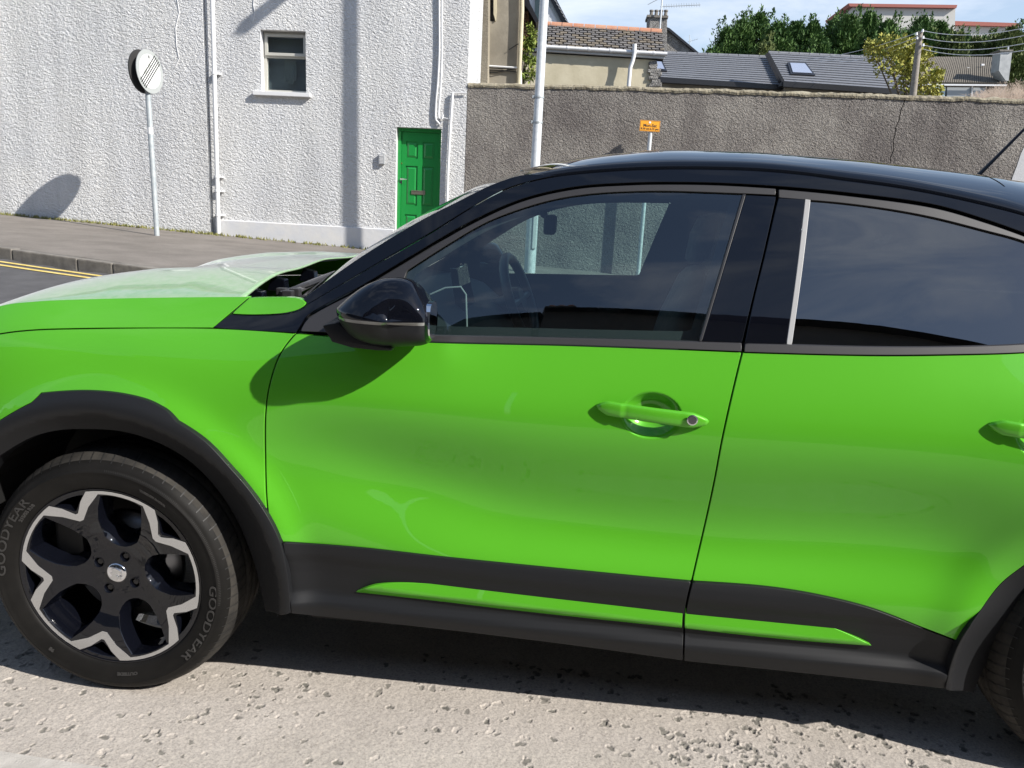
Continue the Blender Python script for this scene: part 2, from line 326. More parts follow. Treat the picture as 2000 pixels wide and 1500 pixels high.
def S(x, z):
    x = np.asarray(x, float); z = np.asarray(z, float); x, z = np.broadcast_arrays(x, z); sh = x.shape; x = x.ravel(); z = np.clip(z.ravel(), .1, 1.56)
    k = np.clip(np.searchsorted(ZK, z)-1, 0, len(ZK)-2); h = ZK[k+1]-ZK[k]; a = (ZK[k+1]-z)/h; b = (z-ZK[k])/h
    def ev(i): return a*SV[i, k]+b*SV[i, k+1]+((a**3-a)*SM[i, k]+(b**3-b)*SM[i, k+1])*h*h/6
    xc = np.clip(x, SX[0], SX[-1]); j = np.clip(np.searchsorted(SX, xc)-1, 0, len(SX)-2)
    jm = np.maximum(j-1, 0); jp = np.minimum(j+2, len(SX)-1)
    p0, p1, p2, p3 = ev(jm), ev(j), ev(j+1), ev(jp)
    H = SX[j+1]-SX[j]; t = (xc-SX[j])/H
    m1 = np.where(j == jm, (p2-p1)/H, (p2-p0)/(SX[j+1]-SX[jm])); m2 = np.where(jp == j+1, (p2-p1)/H, (p3-p1)/(SX[jp]-SX[j]))
    y = (2*t**3-3*t*t+1)*p1+(t**3-2*t*t+t)*m1*H+(-2*t**3+3*t*t)*p2+(t**3-t*t)*m2*H
    for wx, am in ((0., .022), (2.557, .008)):   # wings swell round the wheel arches
        r = np.hypot(x-wx, z-.335)
        y = y-am*np.exp(-((r-.47)/.048)**2)*(1/(1+np.exp((z-.93)/.02)))
    for cx, cz, rx, rz, dp in CUPS:
        q = ((x-cx)/rx)**2+((z-cz)/rz)**2
        tq = np.clip(1-q, 0, 1); y = y+dp*(tq*tq*(3-2*tq)*.6+tq*.4)
    return y.reshape(sh)
def Sn(x, z):
    e = .0015; sx = (S(x+e, z)-S(x-e, z))/(2*e); sz = (S(x, z+e)-S(x, z-e))/(2*e)
    n = np.stack([sx, -np.ones_like(sx), sz], -1); return n/np.linalg.norm(n, axis=-1, keepdims=True)
def onS(uv, off=0.0):
    uv = np.atleast_2d(np.array(uv, float)); d = rays(uv); t = np.arange(1.3, 3.4, .01)
    P = CAM[None, None]+d[:, None]*t[None, :, None]
    o = off(P[..., 0], P[..., 2]) if callable(off) else off
    g = P[..., 1]-S(P[..., 0], P[..., 2])-o
    i = np.argmax(g > 0, axis=1); i = np.maximum(i, 1); n = np.arange(len(uv))
    g0 = g[n, i-1]; g1 = g[n, i]; tt = t[i-1]+.01*(-g0)/(g1-g0+1e-12)
    Q = CAM[None]+d*tt[:, None]; return Q[:, [0, 2]]
def pip(P, poly):
    x, y = P[:, 0], P[:, 1]; inside = np.zeros(len(P), bool); n = len(poly)
    for i in range(n):
        x0, y0 = poly[i]; x1, y1 = poly[(i+1) % n]
        if y0 == y1: continue
        c = ((y0 > y) != (y1 > y)) & (x < (x1-x0)*(y-y0)/(y1-y0)+x0); inside ^= c
    return inside
def area(p): return .5*np.sum(p[:, 0]*np.roll(p[:, 1], -1)-np.roll(p[:, 0], -1)*p[:, 1])
def resample(p, step):
    out = []
    n = len(p)
    for i in range(n):
        a, b = p[i], p[(i+1) % n]; k = max(1, int(np.ceil(np.linalg.norm(b-a)/step)))
        for j in range(k): out.append(a+(b-a)*j/k)
    return np.array(out)
def dedupe(p, eps=.0006):
    out = [p[0]]
    for q in p[1:]:
        if np.linalg.norm(q-out[-1]) > eps: out.append(q)
    if np.linalg.norm(out[0]-out[-1]) < eps: out.pop()
    return np.array(out)
def vnorm(p):  # outward normals of a ccw polygon
    e = np.roll(p, -1, 0)-p; e /= np.linalg.norm(e, axis=1, keepdims=True)+1e-12; n = np.stack([e[:, 1], -e[:, 0]], 1)
    m = n+np.roll(n, 1, 0); L_ = np.linalg.norm(m, axis=1, keepdims=True)+1e-9; m /= L_
    k = np.clip((m*n).sum(1, keepdims=True), .5, 1); return m, 1/k
def cdt(poly, holes, res, refine=()):
    """triangulate a polygon (ccw) with holes, filled with a regular set of points"""
    rings = [poly]+list(holes); allb = np.concatenate(rings)
    lo = poly.min(0); hi = poly.max(0)
    def hexgrid(lo, hi, res):
        ny = int((hi[1]-lo[1])/(res*.87))+2; nx = int((hi[0]-lo[0])/res)+2
        g = np.array([(lo[0]+(i+.5*(j % 2))*res, lo[1]+j*res*.87) for j in range(ny) for i in range(nx)]); return g
    pts = hexgrid(lo, hi, res) if res else np.zeros((0, 2))
    for (rlo, rhi, rr) in refine:
        if len(pts): pts = pts[~((pts[:, 0] > rlo[0]) & (pts[:, 0] < rhi[0]) & (pts[:, 1] > rlo[1]) & (pts[:, 1] < rhi[1]))]
        pts = np.concatenate([pts, hexgrid(np.array(rlo), np.array(rhi), rr)])
    if len(pts):
        ok = pip(pts, poly)
        for h in holes: ok &= ~pip(pts, h)
        pts = pts[ok]
        keep = np.ones(len(pts), bool)
        for c in range(0, len(pts), 2000):
            dd = np.min(np.linalg.norm(pts[c:c+2000, None]-allb[None], axis=2), axis=1); keep[c:c+2000] = dd > (min(res, .01) if refine else res)*.45
        pts = pts[keep]
    ed = []; n0 = 0
    for r in rings:
        k = len(r); ed += [(n0+i, n0+(i+1) % k) for i in range(k)]; n0 += k
    V = [Vector((float(a), float(b))) for a, b in np.concatenate([allb, pts])]
    r = delaunay_2d_cdt(V, ed, [], 0, 1e-7)
    W = np.array([(v.x, v.y) for v in r[0]]); F = np.array(r[2]); c = W[F].mean(1)
    ok = pip(c, poly)
    for h in holes: ok &= ~pip(c, h)
    F = F[ok]; a = W[F]; ar = (a[:, 1, 0]-a[:, 0, 0])*(a[:, 2, 1]-a[:, 0, 1])-(a[:, 2, 0]-a[:, 0, 0])*(a[:, 1, 1]-a[:, 0, 1])
    F[ar < 0] = F[ar < 0][:, ::-1]; return W, F
def panel(name, px, material, parent, off=0., inset=.0018, depth=.018, res=.022, holes=(), refine=(), xz=False, edge=.0016, step=6.0):
    """a pressed panel lying on the car's side surface, with rolled edges going inwards"""
    p = np.array(px, float) if xz else onS(closed(px, step), off)
    p = dedupe(p)
    if area(p) < 0: p = p[::-1]
    if not xz or True: p = dedupe(resample(p, max(res*.7, .006)))
    if inset: m_, k_ = vnorm(p); p = p-m_*k_*inset; p = dedupe(p)
    hs = []
    for h in holes:
        h = dedupe(resample(np.array(h, float), max(res*.7, .006)))
        if area(h) < 0: h = h[::-1]
        hs.append(h)
    W, F = cdt(p, hs, res, refine)
    of = (lambda x, z: off(x, z)) if callable(off) else (lambda x, z: off+0*x)
    def surf(q): return S(q[:, 0], q[:, 1])+of(q[:, 0], q[:, 1])
    def norm(q):
        e = .0015; x, z = q[:, 0], q[:, 1]
        f = lambda x, z: S(x, z)+of(x, z)
        sx = (f(x+e, z)-f(x-e, z))/(2*e); sz = (f(x, z+e)-f(x, z-e))/(2*e); n = np.stack([sx, -np.ones_like(sx), sz], -1); return n/np.linalg.norm(n, axis=1, keepdims=True)
    V = [np.stack([W[:, 0], surf(W), W[:, 1]], 1)]; N = [norm(W)]; FF = [F]; base = len(W)
    out = [tuple(f) for f in F]
    if depth:
        for ri, ring in enumerate([p]+hs):
            if ri: ring = ring[::-1]      # holes run clockwise so that outward points into the hole
            mm_, kk_ = vnorm(ring) if ri == 0 else (None, None)
            if ri: a_, b_ = vnorm(ring[::-1]); mm_ = -a_[::-1]; kk_ = b_[::-1]
            ys = surf(ring); n1 = norm(ring); k = len(ring)
            o3 = np.stack([mm_[:, 0], 0*ys, mm_[:, 1]], 1)
            r0 = np.stack([ring[:, 0], ys, ring[:, 1]], 1); r1 = r0+o3*edge*.7; r1[:, 1] += edge*.3; r2 = r0+o3*edge; r2[:, 1] += edge*1.2; r3 = r2.copy(); r3[:, 1] += depth
            nA = n1; nB = n1+o3; nB /= np.linalg.norm(nB, axis=1, keepdims=True); nC = o3
            V += [r0, r1, r2, r3]; N += [nA, nB, nC, nC]
            for q in range(3):
                b0 = base+q*k; b1 = b0+k
                for i in range(k):
                    j = (i+1) % k; out.append((b0+i, b1+i, b1+j, b0+j))
            base += 4*k
    o = mesh_obj(name, np.concatenate(V), out, material, parent, normals=np.concatenate(N))
    o['_dummy'] = 0; del o['_dummy']
    return o, p
def copy_tree(o, parent):
    c = o.copy(); COL.objects.link(c); c.parent = parent; c.matrix_parent_inverse = o.matrix_parent_inverse.copy()
    for ch in [q for q in bpy.data.objects if q.parent == o]: copy_tree(ch, c)
    return c

# ================================================================== GROUND
kq = [onG(*q) for q in ((0, 484), (100, 498), (270, 521))]; ks = (kq[2][1]-kq[0][1])/(kq[2][0]-kq[0][0])
KX = np.array([-60., -20., kq[0][0]-4, kq[0][0], kq[1][0], kq[2][0], kq[2][0]+2.6, kq[2][0]+7, 15., 60.]); k0 = kq[0][1]; KY = np.array([k0+2.4, k0+2.0, k0-4*ks*.95, k0, kq[1][1], kq[2][1], kq[2][1]+2.6*ks*.8, kq[2][1]+7*ks*.55, kq[2][1]+8*ks*.55, kq[2][1]+8*ks*.55])
print('KERB', KX, KY)
def yk(x): return np.interp(x, KX, KY)
def Gr(x, y):
    xc = np.clip(x, -16, 16); t = np.clip((y-1.7)/(yk(x)-1.7), 0, 1); t = t*t*(3-2*t)*.35+t*.65
    return t*(Gp(xc, yk(x))-.11)
xs = np.concatenate([np.linspace(-60, -12, 13), np.linspace(-11, 12, 93), np.linspace(13, 80, 14)]); ys = np.concatenate([[1.1, 1.4, 1.7], np.linspace(2.0, 11, 60), np.linspace(12, 120, 12)])
X, Y = np.meshgrid(xs, ys); Z = np.where(Y <= 11, Gr(X, np.minimum(Y, yk(X)))-.0, Gr(X, yk(X))) - np.where(Y > yk(X), .03, 0)
def gridfaces(ny, nx): 
    i = np.arange((ny-1)*(nx-1)); r = i//(nx-1); c = i % (nx-1); a = r*nx+c; return np.stack([a, a+1, a+nx+1, a+nx], 1)
def grid_obj(name, X, Y, Z, material, parent=None, smooth=True, attr=None, attr_name='mask'):
    ny, nx = X.shape; V = np.stack([X.ravel(), Y.ravel(), Z.ravel()], 1).astype(np.float32); F = gridfaces(ny, nx).astype(np.int32)
    me = bpy.data.meshes.new(name); me.vertices.add(len(V)); me.vertices.foreach_set('co', V.ravel())
    me.loops.add(F.size); me.loops.foreach_set('vertex_index', F.ravel()); me.polygons.add(len(F)); me.polygons.foreach_set('loop_start', np.arange(0, F.size, 4, dtype=np.int32)); me.polygons.foreach_set('loop_total', np.full(len(F), 4, np.int32))
    me.polygons.foreach_set('use_smooth', np.full(len(F), smooth)); me.update(calc_edges=True)
    if attr is not None:
        a = me.attributes.new(attr_name, 'FLOAT', 'POINT'); a.data.foreach_set('value', attr.ravel().astype(np.float32))
    me.materials.append(material); o = bpy.data.objects.new(name, me); link(o, parent); return o
tag(grid_obj('carriageway', X, Y, Z, MT['asphalt']), kind='structure')  # same road beyond the car, its duller sun-angle tone put into the colour
# near road: worn surface with exposed chippings, its sunlit tone put in the colour
def near_mat():
    M = bpy.data.materials.new('worn_sunlit_road'); M.use_nodes = True; t = M.node_tree; b = t.nodes['Principled BSDF']; b.inputs['Roughness'].default_value = .9; b.inputs['Specular IOR Level'].default_value = .25
    g = t.nodes.new('ShaderNodeNewGeometry')
    def noise(s, d, r=.6):
        n = t.nodes.new('ShaderNodeTexNoise'); n.inputs['Scale'].default_value = s; n.inputs['Detail'].default_value = d; n.inputs['Roughness'].default_value = r; t.links.new(g.outputs['Position'], n.inputs['Vector']); return n.outputs[0]
    def ramp(h, stops):
        r = t.nodes.new('ShaderNodeValToRGB'); r.color_ramp.elements[0].position = stops[0][0]; r.color_ramp.elements[0].color = (*stops[0][1], 1); r.color_ramp.elements[1].position = stops[-1][0]; r.color_ramp.elements[1].color = (*stops[-1][1], 1)
        for p, c in stops[1:-1]: e = r.color_ramp.elements.new(p); e.color = (*c, 1)
        t.links.new(h, r.inputs[0]); return r.outputs[0]
    base = ramp(noise(3.5, 8), [(.25, (.37, .336, .30)), (.55, (.42, .382, .343)), (.8, (.47, .43, .39))])
    grit = ramp(noise(170, 3, .7), [(.30, (.66, .65, .64)), (.5, (1, 1, 1)), (.72, (1.25, 1.24, 1.2))])
    mu = t.nodes.new('ShaderNodeMixRGB'); mu.blend_type = 'MULTIPLY'; mu.inputs[0].default_value = 1; t.links.new(base, mu.inputs[1]); t.links.new(grit, mu.inputs[2])
    at = t.nodes.new('ShaderNodeAttribute'); at.attribute_name = 'stone'
    st = ramp(noise(90, 4), [(.3, (.10, .096, .085)), (.7, (.19, .18, .155))])
    m2 = t.nodes.new('ShaderNodeMixRGB'); t.links.new(at.outputs['Fac'], m2.inputs[0]); t.links.new(mu.outputs[0], m2.inputs[1]); t.links.new(st, m2.inputs[2])
    t.links.new(m2.outputs[0], b.inputs['Base Color'])
    bp = t.nodes.new('ShaderNodeBump'); bp.inputs['Strength'].default_value = .55; bp.inputs['Distance'].default_value = .0026; t.links.new(noise(330, 4, .7), bp.inputs['Height']); t.links.new(bp.outputs[0], b.inputs['Normal'])
    return M
NM = near_mat()
def vnoise(X, Y, s, seed):
    r = np.random.RandomState(seed); T = r.rand(256, 256); x = X*s; y = Y*s; i = np.floor(x).astype(int); j = np.floor(y).astype(int); fx = x-i; fy = y-j; fx = fx*fx*(3-2*fx); fy = fy*fy*(3-2*fy)
    return (T[i % 256, j % 256]*(1-fx)*(1-fy)+T[(i+1) % 256, j % 256]*fx*(1-fy)+T[i % 256, (j+1) % 256]*(1-fx)*fy+T[(i+1) % 256, (j+1) % 256]*fx*fy)-.5
NX0, NX1, NY0, NY1 = -.80, 2.50, -.62, .36
xs = np.arange(NX0, NX1+.001, .0025); ys = np.arange(NY0, NY1+.001, .0025); X, Y = np.meshgrid(xs, ys)
Z = .003*vnoise(X, Y, 3, 1)+.0012*vnoise(X, Y, 16, 2)+.0008*vnoise(X, Y, 45, 3)+.0009*vnoise(X, Y, 110, 4)+.0006*vnoise(X, Y, 210, 6)
fade = np.clip(np.minimum(np.minimum(X-NX0, NX1-X), np.minimum(Y-NY0, NY1-Y))/.1, 0, 1)
stone = np.zeros_like(Z); clus = vnoise(X, Y, 3.2, 9)
cnt = 0
while cnt < 1150:
    px_, py_ = RS.uniform(NX0+.05, NX1-.05), RS.uniform(NY0+.05, NY1-.05)
    ci = int((px_-NX0)/.0025); cj = int((py_-NY0)/.0025)
    band = math.exp(-((py_-.02-.05*math.sin(px_*3))/.13)**2)         # the worn track by the wheels
    if RS.rand() > .07+.75*max(0, clus[cj, ci]+.05)+.45*band*(clus[cj, ci]+.5): continue
    cnt += 1; r = .0048+.0072*RS.rand()**1.7; k = int(r*2.2/.0025)+2
    j0, j1, i0, i1 = max(cj-k, 0), min(cj+k, len(ys)), max(ci-k, 0), min(ci+k, len(xs))
    dx = X[j0:j1, i0:i1]-px_; dy = Y[j0:j1, i0:i1]-py_; th = np.arctan2(dy, dx); ph = RS.uniform(0, 6.28, 3)
    rr = r*(1+.28*np.cos(2*th+ph[0])+.16*np.cos(3*th+ph[1])+.1*np.cos(5*th+ph[2])); q = np.hypot(dx, dy)/rr
    tilt = (dx*RS.uniform(-1, 1)+dy*RS.uniform(-1, 1))*.35
    inside = np.clip((1.08-q)/.14, 0, 1); lip = np.exp(-((q-1.22)/.2)**2)*.0011
    Z[j0:j1, i0:i1] += -inside*(RS.uniform(.0010, .0024)+tilt*.35)+lip
    if RS.rand() < .75: stone[j0:j1, i0:i1] = np.maximum(stone[j0:j1, i0:i1], np.clip((1.0-q)/.15, 0, 1)*RS.uniform(.6, 1))
tag(grid_obj('road_surface', X, Y, Z*fade+.004, NM, attr=stone, attr_name='stone'), kind='structure')
mb = MB()
def flat(mb, x0, x1, y0, y1, z): mb.add([(x0, y0, z+.004), (x1, y0, z+.004), (x1, y1, z+.004), (x0, y1, z+.004)], [(0, 1, 2, 3)])
a = .005
flat(mb, -60, NX0+a, -60, 1.15, 0); flat(mb, NX1-a, 80, -60, 1.15, 0); flat(mb, NX0+a, NX1-a, -60, NY0+a, 0); flat(mb, NX0+a, NX1-a, NY1-a, 1.15, 0)
tag(mb.build('road', NM), kind='structure')
# faded white line, bottom left
p0, p1 = PZ(0, 1474, 0.), PZ(182, 1503, 0.); dv = (p1-p0)/np.linalg.norm(p1-p0); sd = np.array([dv[1], -dv[0], 0])*.10; V = []; F = []
for i in range(41):
    q = p0+dv*(-6+i*.4); V += [(q[0], q[1], .0105), (q[0]+sd[0], q[1]+sd[1], .0105)]
for i in range(40): F.append((2*i, 2*i+1, 2*i+3, 2*i+2))
tag(mesh_obj('road_line', V, F, MT['wl']), 'worn white painted line on the pale road in front of the near wheel', 'road marking')
# pavement
xs = np.concatenate([np.linspace(-60, -12, 13), np.linspace(-11, 12, 93), np.linspace(13, 80, 14)]); nb = 16
X = np.repeat(xs[None], nb, 0); T_ = np.linspace(0, 1, nb)[:, None]; Y0 = yk(xs)[None]+.125; Y = Y0+(12.2-Y0)*T_; Z = Gp(np.clip(X, -16, 16), Y)+.004*vnoise(X, Y, 1.3, 5)
pav = tag(grid_obj('pavement', X, Y, Z, MT['pave']), kind='structure')
x = -16.; n = 0
kme = None
while x < 14:
    ln = .88 if n % 5 else .45; n += 1
    x1 = x+ln; a0 = np.array([x+.006, yk(x+.006)]); a1 = np.array([x1-.006, yk(x1-.006)]); dv = np.array([-(a1-a0)[1], (a1-a0)[0]]); dv /= np.linalg.norm(dv); b0 = a0+dv*.125; b1 = a1+dv*.125
    h = RS.uniform(-.004, .004); z0 = [float(Gp(np.clip(q[0], -16, 16), q[1]))+.003+h for q in (a0, a1, b1, b0)]
    top = [(q[0], q[1], z) for q, z in zip((a0, a1, b1, b0), z0)]; bot = [(q[0], q[1], z-.24) for q, z in zip((a0, a1, b1, b0), z0)]
    k = MB(); k.hexa(bot+top); k.build('kerb_stone', MT['kerb'], pav, bevel=.014); x = x1
def strip(name, offs, wd, mater, label):
    V = []; F = []; xx = np.arange(-30, 20, .4)
    for i, q in enumerate(xx):
        for e in (offs, offs+wd): V.append((q, yk(q)-e, float(Gr(q, yk(q)-e))+.006))
    for i in range(len(xx)-1): F.append((2*i, 2*i+1, 2*i+3, 2*i+2))
    return tag(mesh_obj(name, V, F, mater), label, 'road marking')
strip('yellow_line', .16, .055, MT['yl'], 'thin yellow no waiting line nearest the kerb stones')
strip('yellow_line', .30, .055, MT['yl'], 'second thin yellow line, farther out on the road from the kerb')
# gutter weeds along the white wall
mb = MB()
for i in range(420):
    x = RS.uniform(-9.5, -4.6) if i < 330 else RS.uniform(-4.5, -1.9); y = 10.9-RS.rand()**2*.16; z = float(Gp(x, y))
    for k in range(3):
        a = RS.uniform(0, 6.28); h = RS.uniform(.015, .06); q = np.array([x+RS.uniform(-.03, .03), y, z]); e = np.array([math.cos(a), math.sin(a), 0])*RS.uniform(.008, .02)
        mb.add([q-e, q+e, q+e*.3+np.array([0, 0, h])+e[[1, 0, 2]]], [(0, 1, 2)])
tag(mb.build('weeds', MT['weed']), 'low weeds and moss along the foot of the white wall', 'weeds', kind='stuff')

# ================================================================== WHITE BUILDING
def wall_xz(name, poly, holes, yf, thick, material, parent=None, reveal=None, rmat=None):
    """a wall standing on an xz outline: front sheet, outer edges and the reveals of its openings"""
    poly = np.array(poly, float); poly = poly if area(poly) > 0 else poly[::-1]
    hs = [np.array(h, float) for h in holes]; hs = [h if area(h) > 0 else h[::-1] for h in hs]
    W, F = cdt(poly, hs, None); Yf = (lambda x: yf(x)) if callable(yf) else (lambda x: yf+0*x)
    V = np.stack([W[:, 0], Yf(W[:, 0]), W[:, 1]], 1); V2 = V+np.array([0, thick, 0]); n = len(V)
    FF = [tuple(f) for f in F]+[tuple(n+q for q in f[::-1]) for f in F]; V = list(V)+list(V2); mi = [0]*len(FF)
    for ri, ring in enumerate([poly]+hs):
        if ri: ring = ring[::-1]
        k = len(ring); b = len(V); A = np.stack([ring[:, 0], Yf(ring[:, 0]), ring[:, 1]], 1); V += list(A)+list(A+np.array([0, thick, 0]))
        for i in range(k):
            j = (i+1) % k; FF.append((b+i, b+k+i, b+k+j, b+j)); mi.append(1 if ri else 0)
    o = mesh_obj(name, V, FF, [material, rmat or material], parent)
    o.data.polygons.foreach_set('material_index', mi); return o
def xz(u, v, y): p = PY(u, v, y); return (p[0], p[2])
WB = empty('white_building', (-4.5, 11, .6), 'white roughcast building with a small window and a green front door', 'building')
xr = xz(913, 165, 11)[0]; xpipe = xz(411, 300, 11)[0]
win = [xz(509, 57, 11), xz(598, 61, 11), xz(597, 186, 11), xz(510, 182, 11)]
wx0, wx1, wz1, wz0 = (win[0][0]+win[3][0])/2, (win[1][0]+win[2][0])/2, (win[0][1]+win[1][1])/2, (win[2][1]+win[3][1])/2
dL = xz(774, 260, 11)[0]; dR = xz(862, 260, 11)[0]; dT = (xz(775, 247, 11)[1]+xz(862, 252, 11)[1])/2; dB = float(Gp(-1.8, 11))-.02
zb = .1
plz = xz(600, 441, 11)[1]
wall_xz('wall', [(xpipe, zb), (xr, zb), (xr, 7.6), (xpipe, 7.6)], [[(wx0, wz0), (wx1, wz0), (wx1, wz1), (wx0, wz1)], [(dL, dB), (dR, dB), (dR, dT), (dL, dT)]], 11.0, .30, MT['white'], WB, rmat=MT['whitesm'])
wall_xz('wall', [(-22, zb), (xpipe-.01, zb), (xpipe-.01, 7.6), (-22, 7.6)], [], 10.93, .37, MT['white'], WB)
# plinth with sloping top
mb = MB(); x0, x1 = xpipe+.05, dL-.02
pl0, pl1 = xz(435, 430, 10.97)[1], xz(772, 449, 10.97)[1]
mb.hexa([(x0, 10.965, zb), (x1, 10.965, zb), (x1, 11.05, zb), (x0, 11.05, zb), (x0, 10.965, pl0), (x1, 10.965, pl1), (x1, 11.05, pl1+.02), (x0, 11.05, pl0+.02)])
mb.build('plinth', MT['whitesm'], WB, bevel=.008)
mb = MB(); x0, x1 = dR+.02, xr; pl2 = xz(900, 458, 10.97)[1]
mb.hexa([(x0, 10.965, zb), (x1, 10.965, zb), (x1, 11.05, zb), (x0, 11.05, zb), (x0, 10.965, pl1), (x1, 10.965, pl2), (x1, 11.05, pl2+.02), (x0, 11.05, pl1+.02)])
mb.build('plinth', MT['whitesm'], WB, bevel=.008)
mb = MB(); mb.box((xr-.25, 11.3, zb), (xr-.003, 12.6, 7.6)); mb.build('side_wall', MT['white'], WB)
mb = MB(); mb.box((-22, 11.35, zb), (xr-.26, 18, 7.5)); mb.build('rear_block', MT['dark'], WB)
mb = MB(); mb.prism([(-22.2, 10.6, 7.6), (-22.2, 18.2, 7.6), (-22.2, 14.4, 10.4)], (xr+22.3, 0, 0)); mb.build('roof', MT['slate'], WB)
# window
yw = 11.13
fr = MB()
W_, H_ = wx1-wx0, wz1-wz0; ft = .045
def framebox(mb, x0, x1, z0, z1, y, t, d):
    mb.box((x0, y, z0), (x0+t, y+d, z1)); mb.box((x1-t, y, z0), (x1, y+d, z1)); mb.box((x0+t, y+.001, z0), (x1-t, y+d-.001, z0+t)); mb.box((x0+t, y+.001, z1-t), (x1-t, y+d-.001, z1))
framebox(fr, wx0+.002, wx1-.002, wz0+.03, wz1-.002, yw, ft, .07)
zt = wz1-H_*.38; fr.box((wx0+ft, yw+.002, zt-.03), (wx1-ft, yw+.07, zt+.015))
win_o = fr.build('window', MT['frame'], WB, bevel=.004)
f2 = MB(); framebox(f2, wx0+ft-.015, wx1-ft+.015, zt+.0, wz1-ft+.01, yw-.03, .045, .035); f2.build('top_sash', MT['frame'], win_o, bevel=.004)
GW = glass_mat('house_window_glass', (.75, .8, .8), 2.0)
mb = MB(); mb.box((wx0+ft, yw+.03, wz0+.05), (wx1-ft, yw+.036, zt-.03)); mb.build('pane', GW, win_o)
mb = MB(); mb.box((wx0+ft, yw-.01, zt+.03), (wx1-ft, yw-.004, wz1-ft-.03)); mb.build('pane', GW, win_o)
mb = MB(); s0 = xz(494, 183, 10.94); s1 = xz(606, 193, 10.94)
mb.box((s0[0], 10.925, wz0-.035), (s1[0], yw+.0, wz0+.027)); mb.build('window_sill', MT['wpaint'], WB, bevel=.006)
mb = MB(); mb.box((wx0-.1, yw+.19, wz0-.1), (wx1+.1, yw+.21, wz1+.1)); mb.build('room_shade', mat('grey_room', (.34, .36, .40), .9), win_o)
cu = MB()
for i in range(9):
    x = wx0+.30+i*.022; cu.tube([(x, yw+.12+.012*(i % 2), wz0+.22+.03*math.sin(i)), (x, yw+.12, zt-.02)], .013, 6)
cu.build('curtain', mat('net_curtain', (.40, .42, .43), .9), win_o, smooth=True)
# door
D = empty('_tmp', (0, 0, 0), None, None); bpy.data.objects.remove(D)
yd = 11.15
mb = MB(); t = .055
mb.box((dL+.002, yd-.03, dB), (dL+t, yd+.06, dT-.002)); mb.box((dR-t, yd-.03, dB), (dR-.002, yd+.06, dT-.002)); mb.box((dL+t, yd-.029, dT-t), (dR-t, yd+.06, dT-.002))
mb.build('door_frame', MT['gdoor'], WB, bevel=.004)
a0, a1, b0, b1 = dL+t+.004, dR-t-.004, dB+.02, dT-t-.004; Wd, Hd = a1-a0, b1-b0
cols = [(a0+.115*Wd, a0+.44*Wd), (a0+.56*Wd, a0+.885*Wd)]; rows = [(b0+.09*Hd, b0+.32*Hd), (b0+.395*Hd, b0+.725*Hd), (b0+.785*Hd, b0+.925*Hd)]
holes = [[(c0, r0), (c1, r0), (c1, r1), (c0, r1)] for c0, c1 in cols for r0, r1 in rows]
door = wall_xz('front_door', [(a0, b0), (a1, b0), (a1, b1), (a0, b1)], holes, yd, .016, MT['gdoor'], WB)
mb = MB(); mb.box((a0, yd+.017, b0), (a1, yd+.045, b1)); mb.build('door_leaf', MT['gdoor'], door)
for c0, c1 in cols:
    for r0, r1 in rows:
        g = .018; q = .03; mb = MB()
        mb.hexa([(c0+g, yd+.016, r0+g), (c1-g, yd+.016, r0+g), (c1-g, yd+.016, r1-g), (c0+g, yd+.016, r1-g), (c0+g+q, yd+.002, r0+g+q), (c1-g-q, yd+.002, r0+g+q), (c1-g-q, yd+.002, r1-g-q), (c0+g+q, yd+.002, r1-g-q)][::-1])
        mb.build('door_panel', MT['gdoor'], door)
lz = xz(817, 376, yd)[1]; lx = xz(817, 376, yd)[0]
mb = MB(); framebox(mb, lx-.115, lx+.115, lz-.033, lz+.033, yd-.012, .018, .014); mb.box((lx-.096, yd-.006, lz-.014), (lx+.096, yd+.002, lz+.014)); mb.build('letterbox', mat('letterbox_metal', (.42, .38, .30), .35, .9), door, bevel=.002)
hz, hx = xz(783, 350, yd)[1], xz(783, 350, yd)[0]
mb = MB(); mb.box((hx-.022, yd-.012, hz-.07), (hx+.022, yd, hz+.03)); mb.tube([(hx, yd-.012, hz), (hx, yd-.05, hz), (hx+.11, yd-.05, hz)], .009, 8); mb.tube([(hx, yd-.03, hz-.05), (hx, yd, hz-.05)], .017, 12); mb.build('door_handle', MT['chrome'], door, smooth=True)
kz, kx = xz(784, 319, yd)[1], xz(784, 319, yd)[0]
mb = MB(); mb.tube([(kx, yd-.02, kz), (kx, yd, kz)], .016, 12); mb.build('door_lock', MT['brass'], door, smooth=True)
mb = MB(); mb.box((dL-.02, 10.9, dB-.02), (dR+.02, 11.2, dB+.02)); mb.build('door_step', MT['kerb'], WB)
# keypad, pipes, cables
i0 = xz(740, 301, 10.96); i1 = xz(751, 321, 10.96)
mb = MB(); mb.box((i0[0], 10.945, i1[1]), (i1[0], 11.0, i0[1])); ic = mb.build('intercom', mat('grey_plastic', (.35, .36, .37), .5), WB, bevel=.004)
mb = MB()
for k in range(4): mb.box((i0[0]+.015, 10.942, i1[1]+.02+k*.022), (i1[0]-.02, 10.946, i1[1]+.034+k*.022))
mb.box((i0[0]+.012, 10.942, i0[1]-.035), (i1[0]-.015, 10.946, i0[1]-.012)); mb.build('button', mat('pale_buttons', (.6, .6, .6), .4), ic)
def pl(pts, y): return [tuple(PY(u, v, y if np.isscalar(y) else y[i])) for i, (u, v) in enumerate(pts)]
pp = MB(); top = PY(413, -60, 10.9); bot = PY(427, 457, 10.9); pp.tube([top+(top-bot)*.5, top, bot], .034, 14); dp = pp.build('downpipe', MT['wpaint'], WB, smooth=True)
